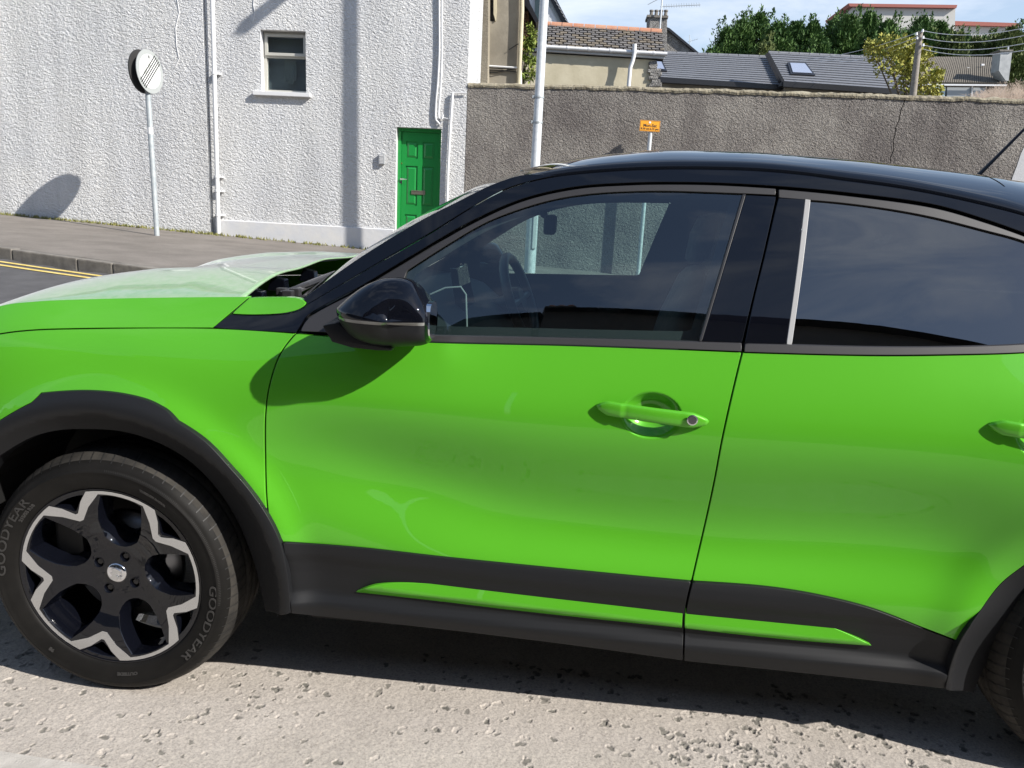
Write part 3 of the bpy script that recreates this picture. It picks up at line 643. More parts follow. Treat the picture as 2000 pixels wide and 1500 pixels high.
for v in (143, 345, 373, 420):
    c = PY(413+14*(v+60)/517, v, 10.9); mb = MB(); mb.tube([c-[0, 0, .018], c+[0, 0, .018]], .041, 14); mb.box((c[0]-.06, c[1]+.02, c[2]-.014), (c[0]+.075, c[1]+.1, c[2]+.014)); mb.build('pipe_bracket', MT['wpaint'], dp)
c1 = smooth_line([(857, -80), (858, 30), (858, 100), (855, 160), (851, 210), (852, 235), (860, 244), (864, 238)], 8)
c2 = smooth_line([(864, -80), (863, 30), (863, 110), (860, 180), (857, 215), (858, 231), (864, 232), (865, 224)], 8)
for q in (c1, c2): mb = MB(); mb.tube(pl(q, 10.965), .016, 8); mb.build('cable', MT['wpaint'], WB, smooth=True)
mb = MB(); mb.tube(pl([(912, 181), (884, 181), (884, 184)], 10.965), .012, 8); mb.tube(pl([(884, 182), (880, 240), (875, 330), (873, 400), (870, 455)], 10.96), .021, 10); mb.tube(pl([(861, 229), (880, 233)], 10.965), .008, 6); mb.build('conduit', MT['wpaint'], WB, smooth=True)
mb = MB(); mb.tube(pl([(345, -10), (350, 25), (343, 55), (345, 90), (350, 115), (342, 132)], 10.925), .006, 5); mb.build('wire', MT['wpaint'], WB, smooth=True)
mb = MB(); mb.tube(pl([(497, -10), (495, 10), (498, 25), (494, 42)], 10.99), .006, 5); mb.build('wire', MT['wpaint'], WB, smooth=True)

# ================================================================== GREY WALL
def yG(x): return 11.0-.08*(x-xr)
def onW(u, v, off=0.):
    d = rays([(u, v)])[0]; t = (11.0+off+.08*xr-.08*CAM[0]*1-CAM[1])/(d[1]+.08*d[0]); P = CAM+d*t; return P
def wxz(u, v): p = onW(u, v); return (p[0], p[2])
GWall = empty('boundary_wall', (3, 10.8, .3), 'tall grey roughcast wall with a long crack, between the white building and the right edge', 'wall')
topl = [(914, 167), (1000, 168), (1100, 170), (1200, 173), (1300, 176), (1400, 179), (1500, 182), (1600, 185), (1700, 188), (1768, 190)]
topr = [(1768, 190), (1830, 192), (1900, 194), (2000, 198), (2200, 203), (2500, 212)]
cr_ = [(1768, 190), (1765, 203), (1759, 216), (1757, 232), (1750, 248), (1748, 262), (1744, 276), (1746, 292), (1739, 308), (1740, 320), (1735, 336), (1730, 380), (1722, 440), (1715, 560)]
TL = [wxz(*q) for q in topl]; TR = [wxz(*q) for q in topr]; CR = [wxz(*q) for q in cr_]
def jag(P, s, amp): return [(p[0]+RS.uniform(-amp, amp), p[1]+s*RS.uniform(0, amp)) for p in P]
wall_xz('wall', TL[:-1]+[(p[0]-.006, p[1]) for p in CR]+[(CR[-1][0], zb-.3), (xr+.002, zb)], [], yG, .26, MT['grey'], GWall)
wall_xz('wall', [(p[0]+.007, p[1]) for p in CR]+[(CR[-1][0]+.01, zb-.3), (TR[-1][0], zb-.3)]+TR[::-1][:-1], [], yG, .26, MT['grey'], GWall)
mb = MB()
cx_ = np.array([p[0] for p in CR]); mb.box((cx_.min()-.3, 11.0-.08*(cx_.mean()-xr)+.20, zb), (cx_.max()+.3, 11.0-.08*(cx_.mean()-xr)+.255, CR[0][1]-.02)); mb.build('crack_backing', MT['dark'], GWall)
# rough rounded top
P = TL[:-1]+TR; tx = np.array([p[0] for p in P]); tz = np.array([p[1] for p in P]); xx = np.arange(tx[0], tx[-1], .035); X = np.repeat(xx[:, None], 7, 1)
prof = [(-.012, -.03), (-.02, .0), (-.005, .028), (.07, .045), (.16, .05), (.25, .03), (.275, -.02)]
Yq = np.stack([yG(xx)+p[0] for p in prof], 1); Zq = np.stack([np.interp(xx, tx, tz)+p[1] for p in prof], 1)
Zq += .018*vnoise(X, Yq, 7, 21)+.02*vnoise(X, Yq, 22, 22); Yq += .014*vnoise(X, Zq, 18, 23)
grid_obj('wall_top', X.T.copy(), Yq.T.copy(), Zq.T.copy(), MT['cap'], GWall, smooth=False)
GWall.children[-1].matrix_parent_inverse = Matrix.Translation(-Vector(GWall.location))
pch = [onW(u, v, -.004) for u, v in ((1970, 372), (1978, 345), (1986, 325), (1994, 300), (2003, 282), (2080, 270), (2080, 430), (1965, 430))]
mesh_obj('painted_patch', pch, [tuple(range(8))[::-1]], MT['whitesm'], GWall)

# ================================================================== STREET FURNITURE
# round sign
y0 = 9.70; sb = PY(307, 464, y0); st = PY(285, 120, y0+.0); SG = empty('restriction_end_sign', sb, 'round white sign with five thin black diagonal bars on a leaning grey pole', 'road sign')
mb = MB(); mb.tube([sb-[0, 0, .1], st], .038, 16); mb.build('pole', MT['metal'], SG, smooth=True)
mb = MB(); q = sb+(st-sb)*((464-258)/344.); q2 = sb+(st-sb)*((464-245)/344.); c = [q, q2]; mb.tube(c, .0395, 16); mb.build('sticker', MT['wpaint'], SG, smooth=True)
nrm = np.array([.993, -.115, .03]); nrm /= np.linalg.norm(nrm); up = (st-sb)/np.linalg.norm(st-sb); up = up-nrm*(up@nrm); up /= np.linalg.norm(up); side = np.cross(up, nrm)
cen = PY(287, 140, y0)+nrm*.05
def disc(c, r, th, material, name, parent, n=48, r_in=0):
    mb = MB(); V = []; 
    for k in range(n):
        a = 2*math.pi*k/n; V.append(c+(side*math.cos(a)+up*math.sin(a))*r)
    mb.prism(V, -nrm*th); return mb.build(name, material, parent)
disc(cen, .30, .008, MT['signg'], 'sign_plate', SG)
disc(cen+nrm*.003, .235, .002, MT['signw'], 'sign_face', SG)
disc(cen-nrm*.115, .30, .02, mat('sign_back', (.03, .03, .03), .7), 'rear_plate', SG)
mb = MB()
for k in range(5):
    o_ = (k-2)*.035
    d1 = (side*-.69+up*-.72); d2 = np.cross(nrm, d1); d2 /= np.linalg.norm(d2); half = math.sqrt(.272**2-o_**2)
    P = [cen+nrm*.006+d2*(o_+e)+d1*s_ for e, s_ in ((-.0085, -half), (.0085, -half), (.0085, half), (-.0085, half))]
    mb.prism(P, -nrm*.002)
mb.build('black_bar', MT['black'], SG)
mb = MB()
def sp(a, b, e=.0045): return cen+nrm*e+side*a+up*b
for poly in ([(-.17, -.03), (-.17, .09), (-.10, .10), (-.07, .06), (-.07, -.02), (-.13, -.06)], [(-.04, .04), (-.04, .13), (.03, .09), (.0, .04)], [(.05, -.10), (.12, -.02), (.17, .03), (.17, -.12), (.11, -.15)]):
    mb.prism([sp(*q) for q in poly], -nrm*.001)
mb.build('faded_emblem', mat('faded_emblem', (.48, .50, .47), .5), SG)
mb = MB(); mb.box(tuple(cen-nrm*.1+up*.2-[.03, .03, .02]), tuple(cen-nrm*.02+up*.2+[.03, .0, .02])); mb.build('bracket', MT['black'], SG)
# lamp column
lb = PY(1034, 535, 9.56); lt = PY(1063, 0, lb[1]); ldir = (lt-lb)/np.linalg.norm(lt-lb); LT = lb+ldir*((7.45-lb[2])/ldir[2])
LP = empty('lamp_column', lb, 'pale galvanised steel lamp column at the pavement edge, taller than the grey wall', 'lamp post')
mb = MB(); k1 = lb+ldir*1.25; mb.tube([lb-[0, 0, .2], k1, k1+ldir*.06, LT], [.084, .084, .066, .052], 20); mb.build('column', MT['galv'], LP, smooth=True)
mb = MB(); mb.tube([LT, LT+[0, -.12, .08], LT+[0, -.28, .13], LT+[0, -.42, .15]], .045, 10); mb.build('arm', MT['galv'], LP, smooth=True)
mb = MB(); mb.hexa([LT+np.array(q) for q in ((-.10, -.85, .14), (.10, -.85, .14), (.09, -.36, .10), (-.09, -.36, .10), (-.07, -.80, .26), (.07, -.80, .26), (.06, -.40, .23), (-.06, -.40, .23))]); mb.build('lantern', MT['metal'], LP, bevel=.02)
for v in (190, 239):
    u = 1063-29*v/534.; c = PY(u, v, lb[1]); mb = MB(); mb.tube([c-ldir*.012, c+ldir*.012], .072, 20); mb.box((c[0]-.09, c[1]-.04, c[2]-.02), (c[0]-.06, c[1]+.02, c[2]+.02)); mb.build('band_clamp', MT['metal'], LP, smooth=True)
c = lb+ldir*.62; mb = MB(); mb.box((c[0]+.02, c[1]-.096, c[2]-.25), (c[0]+.075, c[1]-.055, c[2]+.22)); mb.build('inspection_door', MT['wpaint'], LP, bevel=.006)
# yellow plate on its post
yb = onG(1246, 538); yt = onW(1272, 238, -.19); yb = np.array([*PY(1246, 538, yt[1])[:2], float(Gp(2.2, 10.7))])
YS = empty('parking_times_sign', yb, 'small yellow parking times plate reading Mon-Sat on a grey post by the grey wall', 'road sign')
mb = MB(); mb.tube([yb-[0, 0, .1], yt], .032, 14); mb.build('post', MT['galv'], YS, smooth=True)
c = onW(1269.5, 246, -.24); rot = math.radians(-12); sx_ = np.array([math.cos(rot), math.sin(rot)*-1, 0]); sx_ = np.array([math.cos(.2), math.sin(.2), 0]); ny = np.array([math.sin(.2), -math.cos(.2), 0])
def ypt(a, b, e=0.): return c+sx_*a+np.array([0, 0, 1.])*b+ny*e
hw, hh = .155, .078
mb = MB(); mb.prism([ypt(*q) for q in ((-hw, -hh), (hw, -hh), (hw, hh), (-hw, hh))], -ny*.004); plate = mb.build('plate', MT['yellow'], YS)
mb = MB(); e = .001
for (a0_, b0_, a1_, b1_) in ((-hw+.006, -hh+.006, hw-.006, -hh+.010), (-hw+.006, hh-.010, hw-.006, hh-.006), (-hw+.006, -hh+.010, -hw+.010, hh-.010), (hw-.010, -hh+.010, hw-.006, hh-.010)):
    mb.prism([ypt(a0_, b0_, .001), ypt(a1_, b0_, .001), ypt(a1_, b1_, .001), ypt(a0_, b1_, .001)], -ny*.0008)
mb.build('border', MT['black'], plate)
mb = MB(); V = [ypt(-.005+.017*math.cos(k*.3927), .05+.017*math.sin(k*.3927), .004) for k in range(16)]; mb.prism(V, -ny*.004); mb.build('bolt', MT['wpaint'], plate)
def text_mesh(s, size, ext=.001, bold=0.0):
    cu = bpy.data.curves.new('t', 'FONT'); cu.body = s; cu.size = size; cu.extrude = ext; cu.align_x = 'CENTER'; cu.align_y = 'CENTER'; cu.offset = bold; cu.resolution_u = 3
    o = bpy.data.objects.new('t', cu); COL.objects.link(o); dg = bpy.context.evaluated_depsgraph_get(); dg.update(); me = bpy.data.meshes.new_from_object(o.evaluated_get(dg)); bpy.data.objects.remove(o)
    V = np.array([tuple(v.co) for v in me.vertices]); F = [tuple(p.vertices) for p in me.polygons]; bpy.data.meshes.remove(me); return V, F
for s, zz, sz, bo in (('Mon-Sat', .004, .062, .0012), ('8.30 am-6.15 pm', -.042, .040, .0011)):
    V, F = text_mesh(s, sz, .0006, bo); mesh_obj('lettering', [ypt(v[0], v[1]+zz, .0012+v[2]) for v in V], F, MT['black'], plate)

# ================================================================== BUILDINGS BEHIND THE WALL
def bil(A, B, C_, D_, s, t): return (np.array(A)*(1-s)+np.array(B)*s)*(1-t)+(np.array(D_)*(1-s)+np.array(C_)*s)*t
def wall_px(name, px, y, depth, material, parent):
    mb = MB(); mb.prism([PY(u, v, y) for u, v in px], (0, depth, 0)); return mb.build(name, material, parent)
# tan rendered building
TB = empty('tan_building', PY(960, 165, 13.5), 'weathered tan rendered building rising behind the corner of the white building', 'building')
wall_px('wall', [(880, -260), (954, -260), (953.5, 50), (952, 165), (950, 330), (880, 330)], 13.2, .5, MT['tan'], TB)
y1 = 13.5
wl = [xz(u, v, y1) for u, v in ((945, 330), (945, -260), (1026, -260), (1021, 10), (1016, 90), (1013, 200), (1010, 330))]; wo = [xz(u, v, y1) for u, v in ((952, -160), (967, -160), (966, 42), (953, 41))]
wall_xz('wall', wl, [wo], y1, .3, MT['tansm'], TB)
wall_px('window', [(950, -160), (966, -160), (966, 41), (952, 41)], y1+.2, .05, mat('grey_shutter', (.22, .20, .17), .8), TB)
wall_px('window_jamb', [(964.5, -160), (967.5, -160), (970, 20), (968, 41), (964, 28)], y1-.03, .05, MT['cream'], TB)
mb = MB(); mb.tube(pl([(1019, -100), (1019.5, 20), (1016.5, 90), (1013, 163), (1011, 260)], y1-.07), .04, 10); mb.build('downpipe', MT['cream'], TB, smooth=True)
mb = MB(); mb.tube(pl([(949, 128.5), (1002, 132), (1013, 132), (1017, 138), (1017.5, 200)], y1-.05), .018, 8); mb.build('white_conduit', MT['wpaint'], TB, smooth=True)
for k, (p, r) in enumerate((([(949, 132), (980, 134), (1010, 132)], .010), ([(949, 136), (980, 137), (1010, 141)], .008), ([(949, 141), (968, 141.5), (990, 137), (1012, 132)], .008), ([(994, 97), (1005, 90), (1015, 84)], .008))):
    mb = MB(); mb.tube(pl(p, y1-.04), r, 6); mb.build('cable', MT['black'], TB)
# brick edge and dark sloping verge beside it
BK = empty('brick_gable', PY(1028, 100, 14.5), 'narrow orange brick gable edge under a dark sloping roof verge', 'building')
wall_px('wall', [(1020, 5), (1031, 17), (1046, 44), (1046, 70), (1036, 90), (1020, 110), (1016, 330), (1008, 330)], 14.5, .4, mat('gable_render', (.10, .085, .065), .9), BK)
for r in range(11):
    for c_ in range(2):
        u0 = 1022.5+c_*6+(r % 2)*1.5-r*.3; v0 = 22+r*7
        if u0+5.5 > 1033+(v0-20)*.05: w_ = 3.5
        else: w_ = 5.3
        wall_px('brick', [(u0, v0), (u0+w_, v0+.5), (u0+w_-.2, v0+6), (u0-.2, v0+5.5)], 14.47+RS.uniform(-.015, .01), .06, MT['brick'], BK)
wall_px('verge', [(1012, -30), (1024, -30), (1036, 8), (1053, 42), (1046, 44), (1030, 16), (1020, 4)], 14.2, .7, MT['gut'], BK)
# white gable farther back
WG = empty('white_gable_house', PY(1080, 48, 21), 'white gable end with black sloping bargeboard and roof edge behind the lamp column', 'house')
wall_px('wall', [(1012, -200), (1068, -26), (1110, 60), (1110, 120), (1025, 120), (1012, 20)], 29.5, .3, MT['wpaint'], WG)
wall_px('bargeboard', [(1055, -26), (1062, -26), (1099, 46), (1105, 60), (1098, 60), (1092, 46)], 29.46, .2, mat('grey_bargeboard', (.35, .37, .36), .6), WG)
wall_px('roof_edge', [(1062, -26), (1074, -26), (1112, 47), (1118, 60), (1105, 60), (1099, 46)], 29.40, .5, MT['gut'], WG)
for k in range(9):
    v = -16+k*7.5; u = 1076+(v+16)*.56; wall_px('verge_tile', [(u-1, v), (u+4.5, v+6), (u+3.5, v+7), (u-2, v+1)], 29.34, .6, mat('verge_tile', (.3, .31, .33), .5) if k == 0 else bpy.data.materials['verge_tile'], WG)
wall_px('window', [(1046, -60), (1056, -60), (1058, 41), (1044, 40)], 29.3, .1, mat('dark_pane', (.03, .05, .055), .15), WG)
# slate roofed outbuilding
OB = empty('slate_outbuilding', PY(1160, 170, 24), 'long cream outbuilding with old slate roof, terracotta ridge and white gutter', 'building')
wall_px('wall', [(1012, 88), (1283, 106), (1279, 175), (1276, 330), (1008, 330)], 23.88, 4, MT['cream'], OB)
eL, eR, rR, rL = PY(1030, 89, 23.75), PY(1297, 105, 23.75), PY(1293, 64, 27.0), PY(1034, 47, 27.0)
mb = MB(); mb.prism([eL, eR, rR, rL], (0, .15, -.2)); mb.build('roof', MT['dark'], OB)
nrm_r = np.cross(eR-eL, rL-eL); nrm_r /= np.linalg.norm(nrm_r)
if nrm_r[2] < 0: nrm_r = -nrm_r
NR, NC = 10, 17
for r in range(NR):
    for c_ in range(NC+1):
        s0_ = (c_-(.5 if r % 2 else 0))/NC+.002; s1_ = s0_+1/NC-.008+RS.uniform(-.003, .001); s0_, s1_ = max(s0_, -.004), min(s1_, 1.004)
        if s1_-s0_ < .01: continue
        t0 = r/NR-.012+RS.uniform(-.008, .008); t1 = (r+1)/NR+.03; h0 = .05+RS.uniform(0, .012); h1 = .012
        P0 = [bil(eL, eR, rR, rL, s, t) for s, t in ((s0_, t0), (s1_, t0), (s1_, t1), (s0_, t1))]; hs_ = (h0, h0, h1, h1)
        mb = MB(); mb.hexa([p+nrm_r*(h-.022) for p, h in zip(P0, hs_)]+[p+nrm_r*h for p, h in zip(P0, hs_)]); mb.build('slate', MT['slate'] if RS.rand() < .72 else MT['moss'], OB)
for k in range(12):
    a_, b_ = rL*(1-k/12)+rR*(k/12), rL*(1-(k+.94)/12)+rR*((k+.94)/12); V = []; F = []
    for p in (a_, b_):
        for j in range(6): an = math.pi*j/5; V.append(p+np.array([0, -math.cos(an)*.16, math.sin(an)*.12-.0]))
        V.append(p+np.array([0, 0.16, -.05])); V.append(p+np.array([0, -.16, -.05]))
    F = [(j, j+1, j+9, j+8) for j in range(7)]+[(7, 0, 8, 15), tuple(range(8))[::-1], tuple(range(8, 16))]
    mesh_obj('ridge_tile', V, F, MT['terra'], OB)
mb = MB(); g0, g1 = PY(1050, 90.5, 23.69), PY(1303, 105.5, 23.69); mb.tube([g0, g1], .055, 10); mb.build('gutter', MT['wpaint'], OB, smooth=True)
for k in range(6): p = g0*(1-(k+.4)/6)+g1*((k+.4)/6); mb = MB(); mb.tube([p-[.03, 0, 0], p+[.03, 0, 0]], .065, 10); mb.build('gutter_joint', MT['wpaint'], OB)
mb = MB(); mb.prism([PY(u, v, 23.75) for u, v in ((1040, 92), (1301, 108), (1297, 114.5), (1040, 99))], (0, .2, 0)); mb.build('fascia', mat('fascia_white', (.55, .56, .56), .5), OB)
mb = MB(); mb.tube(pl([(1239.5, 86), (1239, 104), (1236, 118), (1231, 132), (1227, 175)], 23.6), .062, 12); mb.build('soil_pipe', MT['wpaint'], OB, smooth=True)
for k in range(7):
    v = 124+k*7.2; u = 1270+RS.uniform(-4, 3); c_ = PY(u+8, v, 23.92); mb = MB(); a_, b_ = .16+RS.uniform(-.04, .05), .055
    P = [(c_[0]+sx0*a_+RS.uniform(-.03, .03), c_[1]+sy0*.12, c_[2]+sz0*b_+RS.uniform(-.015, .015)+sx0*.02) for sz0 in (-1, 1) for sx0, sy0 in ((-1, -1), (1, -1), (1, 1), (-1, 1))]
    mb.hexa(P); mb.build('quoin_stone', MT['stone'], OB, bevel=.02)
# chimney house
CH = empty('pebbledash_house', PY(1320, 110, 46), 'grey pebbledash gable with chimney stack behind the slate roof', 'house')
wall_px('wall', [(1302, 54), (1364, 105), (1368, 130), (1268, 130), (1270, 70)], 46, .8, MT['stone'], CH)
wall_px('verge', [(1302, 52.5), (1308, 55), (1369, 106), (1364, 107), (1303, 57)], 45.8, 1.2, MT['gut'], CH)
ck = wall_px('chimney', [(1266, 31), (1303, 33), (1302, 125), (1265, 125)], 45.5, 1.0, MT['stone'], CH)
wall_px('chimney_cap', [(1264, 28.5), (1305.5, 30.5), (1305, 35), (1264, 33)], 45.4, 1.3, MT['kerb'], ck)
for u in (1272, 1281.5, 1290.5, 1300):
    c_ = PY(u, 29.5, 46); mb = MB(); mb.tube([c_-[0, 0, .02], c_+[0, 0, .17], c_+[0, 0, .175], c_+[0, 0, .26]], [.105, .087, .12, .12], 12); mb.build('chimney_pot', MT['kerb'], ck)
AE = empty('tv_aerial', PY(1288, 70, 45.2), 'tall television aerial mast with a toothed horizontal boom on the chimney', 'aerial')
mb = MB(); mb.tube(pl([(1288, 70), (1295, -28)], 45.2), .04, 8); mb.build('mast', MT['galv'], AE)
mb = MB(); mb.tube(pl([(1290, 13), (1368, 9.5)], 45.2), .02, 6); mb.tube(pl([(1265, 9), (1290, -4)], 45.2), .02, 6); mb.build('boom', MT['metal'], AE)
for k in range(15):
    u = 1297+k*4.9; v = 12.7-k*.225; mb = MB(); mb.tube(pl([(u-.3, v-4.5), (u+.3, v+3.5)], 45.2), .013, 5); mb.build('element', MT['metal'], AE)
A2 = empty('tv_aerial', PY(1346, 96, 52), 'tiny distant television aerial left of the conifers', 'aerial')
mb = MB(); mb.tube(pl([(1347, 96), (1347, 68)], 52), .02, 5); mb.tube(pl([(1343, 82), (1363, 76)], 52), .012, 5); mb.tube(pl([(1350, 84), (1349, 75)], 52), .012, 5); mb.build('mast', MT['metal'], A2)
# dark tiled bungalow roofs
def tiled(par, eL, eR, rR, rL, n, name, material, nose=.05):
    nr = np.cross(np.array(eR)-eL, np.array(rL)-eL); nr /= np.linalg.norm(nr); nr = nr if nr[2] > 0 else -nr
    for r in range(n):
        t0, t1 = r/n, min((r+1.12)/n, 1.0)
        P0 = [bil(eL, eR, rR, rL, s, t) for s, t in ((0, t0), (1, t0), (1, t1), (0, t1))]; h = (nose, nose, .012, .012)
        mb = MB(); mb.hexa([p+nr*(q-.035) for p, q in zip(P0, h)]+[p+nr*q for p, q in zip(P0, h)]); mb.build(name, material, par)
    return nr
BG = empty('tiled_bungalow', PY(1530, 180, 37), 'low building with two dark grey tiled roofs and skylights behind the grey wall', 'building')
def roofq(px, ye, yr): return [PY(*px[0], ye), PY(*px[1], ye), PY(*px[2], yr), PY(*px[3], yr)]
Q1 = roofq([(1262, 151), (1527, 168), (1503, 112), (1262, 102)], 37.3, 41.5); n1 = tiled(BG, *Q1, 13, 'tile_course', MT['tile'], .06)
Q2 = roofq([(1530, 160.5), (1783, 178), (1741, 115), (1501, 103)], 36.6, 41.0); n2 = tiled(BG, *Q2, 13, 'tile_course', MT['tile'], .06)
wall_px('verge', [(1499, 103), (1503, 103), (1534, 161), (1534, 167), (1524, 168), (1527, 160)], 36.5, .5, MT['gut'], BG)
wall_px('gutter', [(1262, 148), (1530, 165.5), (1528, 175), (1262, 159)], 37.12, .3, MT['gut'], BG)
wall_px('gutter', [(1530, 158.5), (1783, 175.5), (1780, 186), (1530, 169)], 36.42, .3, MT['gut'], BG)
wall_px('wall', [(1262, 155), (1530, 171), (1530, 330), (1262, 330)], 37.6, 3, MT['tansm'], BG); wall_px('wall', [(1533, 165), (1776, 182), (1776, 330), (1533, 330)], 36.9, 3, MT['tansm'], BG)
for (qa, n_, s0_, s1_) in ((Q1, n1, 0, 1), (Q2, n2, 0, 1)):
    for k in range(12):
        a_, b_ = qa[3]*(1-k/12)+qa[2]*(k/12), qa[3]*(1-(k+.95)/12)+qa[2]*((k+.95)/12); mb = MB(); mb.tube([a_+[0, 0, .0], b_+[0, 0, .0]], .09, 8); mb.build('ridge_tile', MT['tile'], BG)
# hip end of the right-hand roof
mb = MB(); mb.prism([Q2[1], Q2[1]+[1.0, 5.0, 0], Q2[2]], (.02, 0, -.08)); mb.build('hip', MT['tile'], BG)
SKY = mat('skylight_glass', (.30, .34, .44), .12, 0, .5)
for (qa, px) in ((Q2, [(1547, 142), (1589, 144), (1573, 123), (1541, 122)]), (Q1, [(1268, 134), (1300, 136), (1292, 118), (1262, 117)])):
    A_, B_, C_ = qa[0], qa[1], qa[2]; nn = np.cross(B_-A_, C_-A_); nn /= np.linalg.norm(nn); nn = nn if nn[2] > 0 else -nn
    pts_ = []
    for q in px: d = rays([q])[0]; pts_.append(CAM+d*(((A_+nn*.1-CAM)@nn)/(d@nn)))
    cc = sum(pts_)/4; mb = MB(); mb.prism([cc+(p-cc)*1.14-nn*.02 for p in pts_], -nn*.1); sk = mb.build('skylight', MT['gut'], BG); mb = MB(); mb.prism([cc+(p-cc)*.9+nn*.012 for p in pts_], -nn*.02); mb.build('pane', SKY, sk)
# brown roofed house on the right
BH = empty('brown_roofed_house', PY(1890, 185, 47), 'house with brown ribbed tile roof and grey chimney at the far right', 'house')
Q3 = roofq([(1768, 162), (1967, 163.5), (1953, 113.5), (1800, 112.5)], 46.5, 51)
mb = MB(); mb.prism(Q3, (0, .1, -.2)); mb.build('roof', MT['tileb'], BH)
nn = np.cross(Q3[1]-Q3[0], Q3[3]-Q3[0]); nn /= np.linalg.norm(nn); nn = nn if nn[2] > 0 else -nn
for k in range(46):
    s = (k+.5)/46; a_ = bil(*Q3, s, 0.0); b_ = bil(*Q3, s, 1.0); mb = MB(); mb.tube([a_+nn*.015, b_+nn*.015], .062, 6); mb.build('tile_column', MT['tileb'], BH)
for q, nm, mm_, yy in (([(1790, 163.5), (1967, 165), (1966.5, 168), (1790, 166.5)], 'fascia', MT['wpaint'], 46.3), ([(1795, 167), (1964, 168.5), (1960, 330), (1795, 330)], 'wall', MT['stone'], 46.8), ([(1823, 169), (1847, 169), (1843, 215), (1823, 215)], 'window', mat('blue_pane', (.42, .55, .60), .2), 46.6), ([(1850, 170), (1897, 170.5), (1895, 215), (1849, 215)], 'window', mat('grey_pane', (.30, .32, .33), .3), 46.6), ([(1901, 171), (1926, 171), (1924, 215), (1900, 215)], 'window', bpy.data.materials['grey_pane'], 46.6), ([(1898, 169.5), (1900, 169.5), (1899, 215), (1896.5, 215)], 'mullion', MT['wpaint'], 46.5)):
    wall_px(nm, q, yy, .12 if nm != 'wall' else 3, mm_, BH)
c4 = wall_px('chimney', [(1955, 99), (1977, 99.5), (1970, 158), (1964, 157), (1951, 138)], 46.2, .9, mat('rendered_chimney', (.36, .37, .37), .9, col2=(.5, .51, .5), vscale=3), BH); wall_px('chimney_cap', [(1953, 96.5), (1979.5, 97), (1979, 100), (1953, 99.5)], 46.1, 1.1, MT['kerb'], c4)
mb = MB(); mb.tube(pl([(1969, 97), (1969, 90)], 46.6), .04, 6); mb.build('vent', MT['galv'], c4)
for u, v in ((1919, 127), (1891, 134)):
    p = PY(u, v, 49); mb = MB(); mb.box(tuple(p-[.09, .05, .05]), tuple(p+[.09, .05, .06])); mb.build('roof_vent', MT['wpaint'], BH, bevel=.02)
# flat topped building
FB = empty('flat_roofed_block', PY(1770, 40, 80), 'pale flat roofed block with a red roof edge above the conifers', 'building')
wall_px('wall', [(1665, 12), (1866, 15), (1862, 200), (1665, 200)], 80, 6, mat('pale_block', (.50, .49, .46), .9), FB); wall_px('roof_edge', [(1657, 6.5), (1870, 9.5), (1868, 15.5), (1660, 12.5)], 79.6, 7, mat('red_edge', (.33, .11, .085), .8), FB)
F2 = empty('flat_roofed_block', PY(1925, 60, 84), 'lower far block showing only a red roof edge between the conifers', 'building')
wall_px('roof_edge', [(1866, 41), (1990, 45), (1990, 52), (1866, 49)], 83.6, 6, bpy.data.materials['red_edge'], F2); wall_px('wall', [(1868, 49), (1985, 52), (1985, 200), (1868, 200)], 84, 5, bpy.data.materials['pale_block'], F2)
# telegraph pole and wires
TP = empty('telegraph_pole', PY(1783, 200, 31), 'weathered wooden telegraph pole in front of the yellow leaved tree', 'telegraph pole')
pb, pt = PY(1777, 240, 31), PY(1797, 62, 31); mb = MB(); mb.tube([pb-[0, 0, 2], pb, pt], [.15, .14, .105], 12); mb.build('pole', MT['timber'], TP, smooth=True)
for u, v in ((1802, 60), (1803, 73), (1803, 88), (1791, 74), (1790, 66)):
    c_ = PY(u, v, 30.85); mb = MB(); mb.tube([c_-[0, 0, .05], c_+[0, 0, .05]], [.05, .035], 8); mb.build('insulator', MT['wpaint'], TP)
for (a_, b_, y2), wn in zip((((1803, 60), (2060, 40), 22), ((1803, 74), (2060, 55), 22), ((1803, 88), (2060, 71), 22), ((1803, 96), (2060, 86), 22)), ('highest', 'second highest', 'third highest', 'lowest')):
    p0, p1 = PY(*a_, 31), PY(*b_, y2); P = [p0*(1-t)+p1*t-np.array([0, 0, .25*4*t*(1-t)]) for t in np.linspace(0, 1, 12)]; mb = MB(); mb.tube(P, .011, 5); tag(mb.build('overhead_wire', MT['wpaint']), wn+' of the overhead wires running from the telegraph pole to the right edge', 'wire', 'overhead wires right of the pole')
for (a_, b_, y2), wn in zip((((1797, 62), (1560, 118), 36.5), ((1797, 70), (1600, 120), 36.5), ((1797, 78), (1640, 121), 36.5)), ('upper', 'middle', 'lower')):
    p0, p1 = PY(*a_, 31), PY(*b_, y2); P = [p0*(1-t)+p1*t-np.array([0, 0, .18*4*t*(1-t)]) for t in np.linspace(0, 1, 12)]; mb = MB(); mb.tube(P, .011, 5); tag(mb.build('overhead_wire', MT['wpaint']), wn+' overhead wire sloping down left from the telegraph pole to the tiled roof', 'wire', 'overhead wires left of the pole')
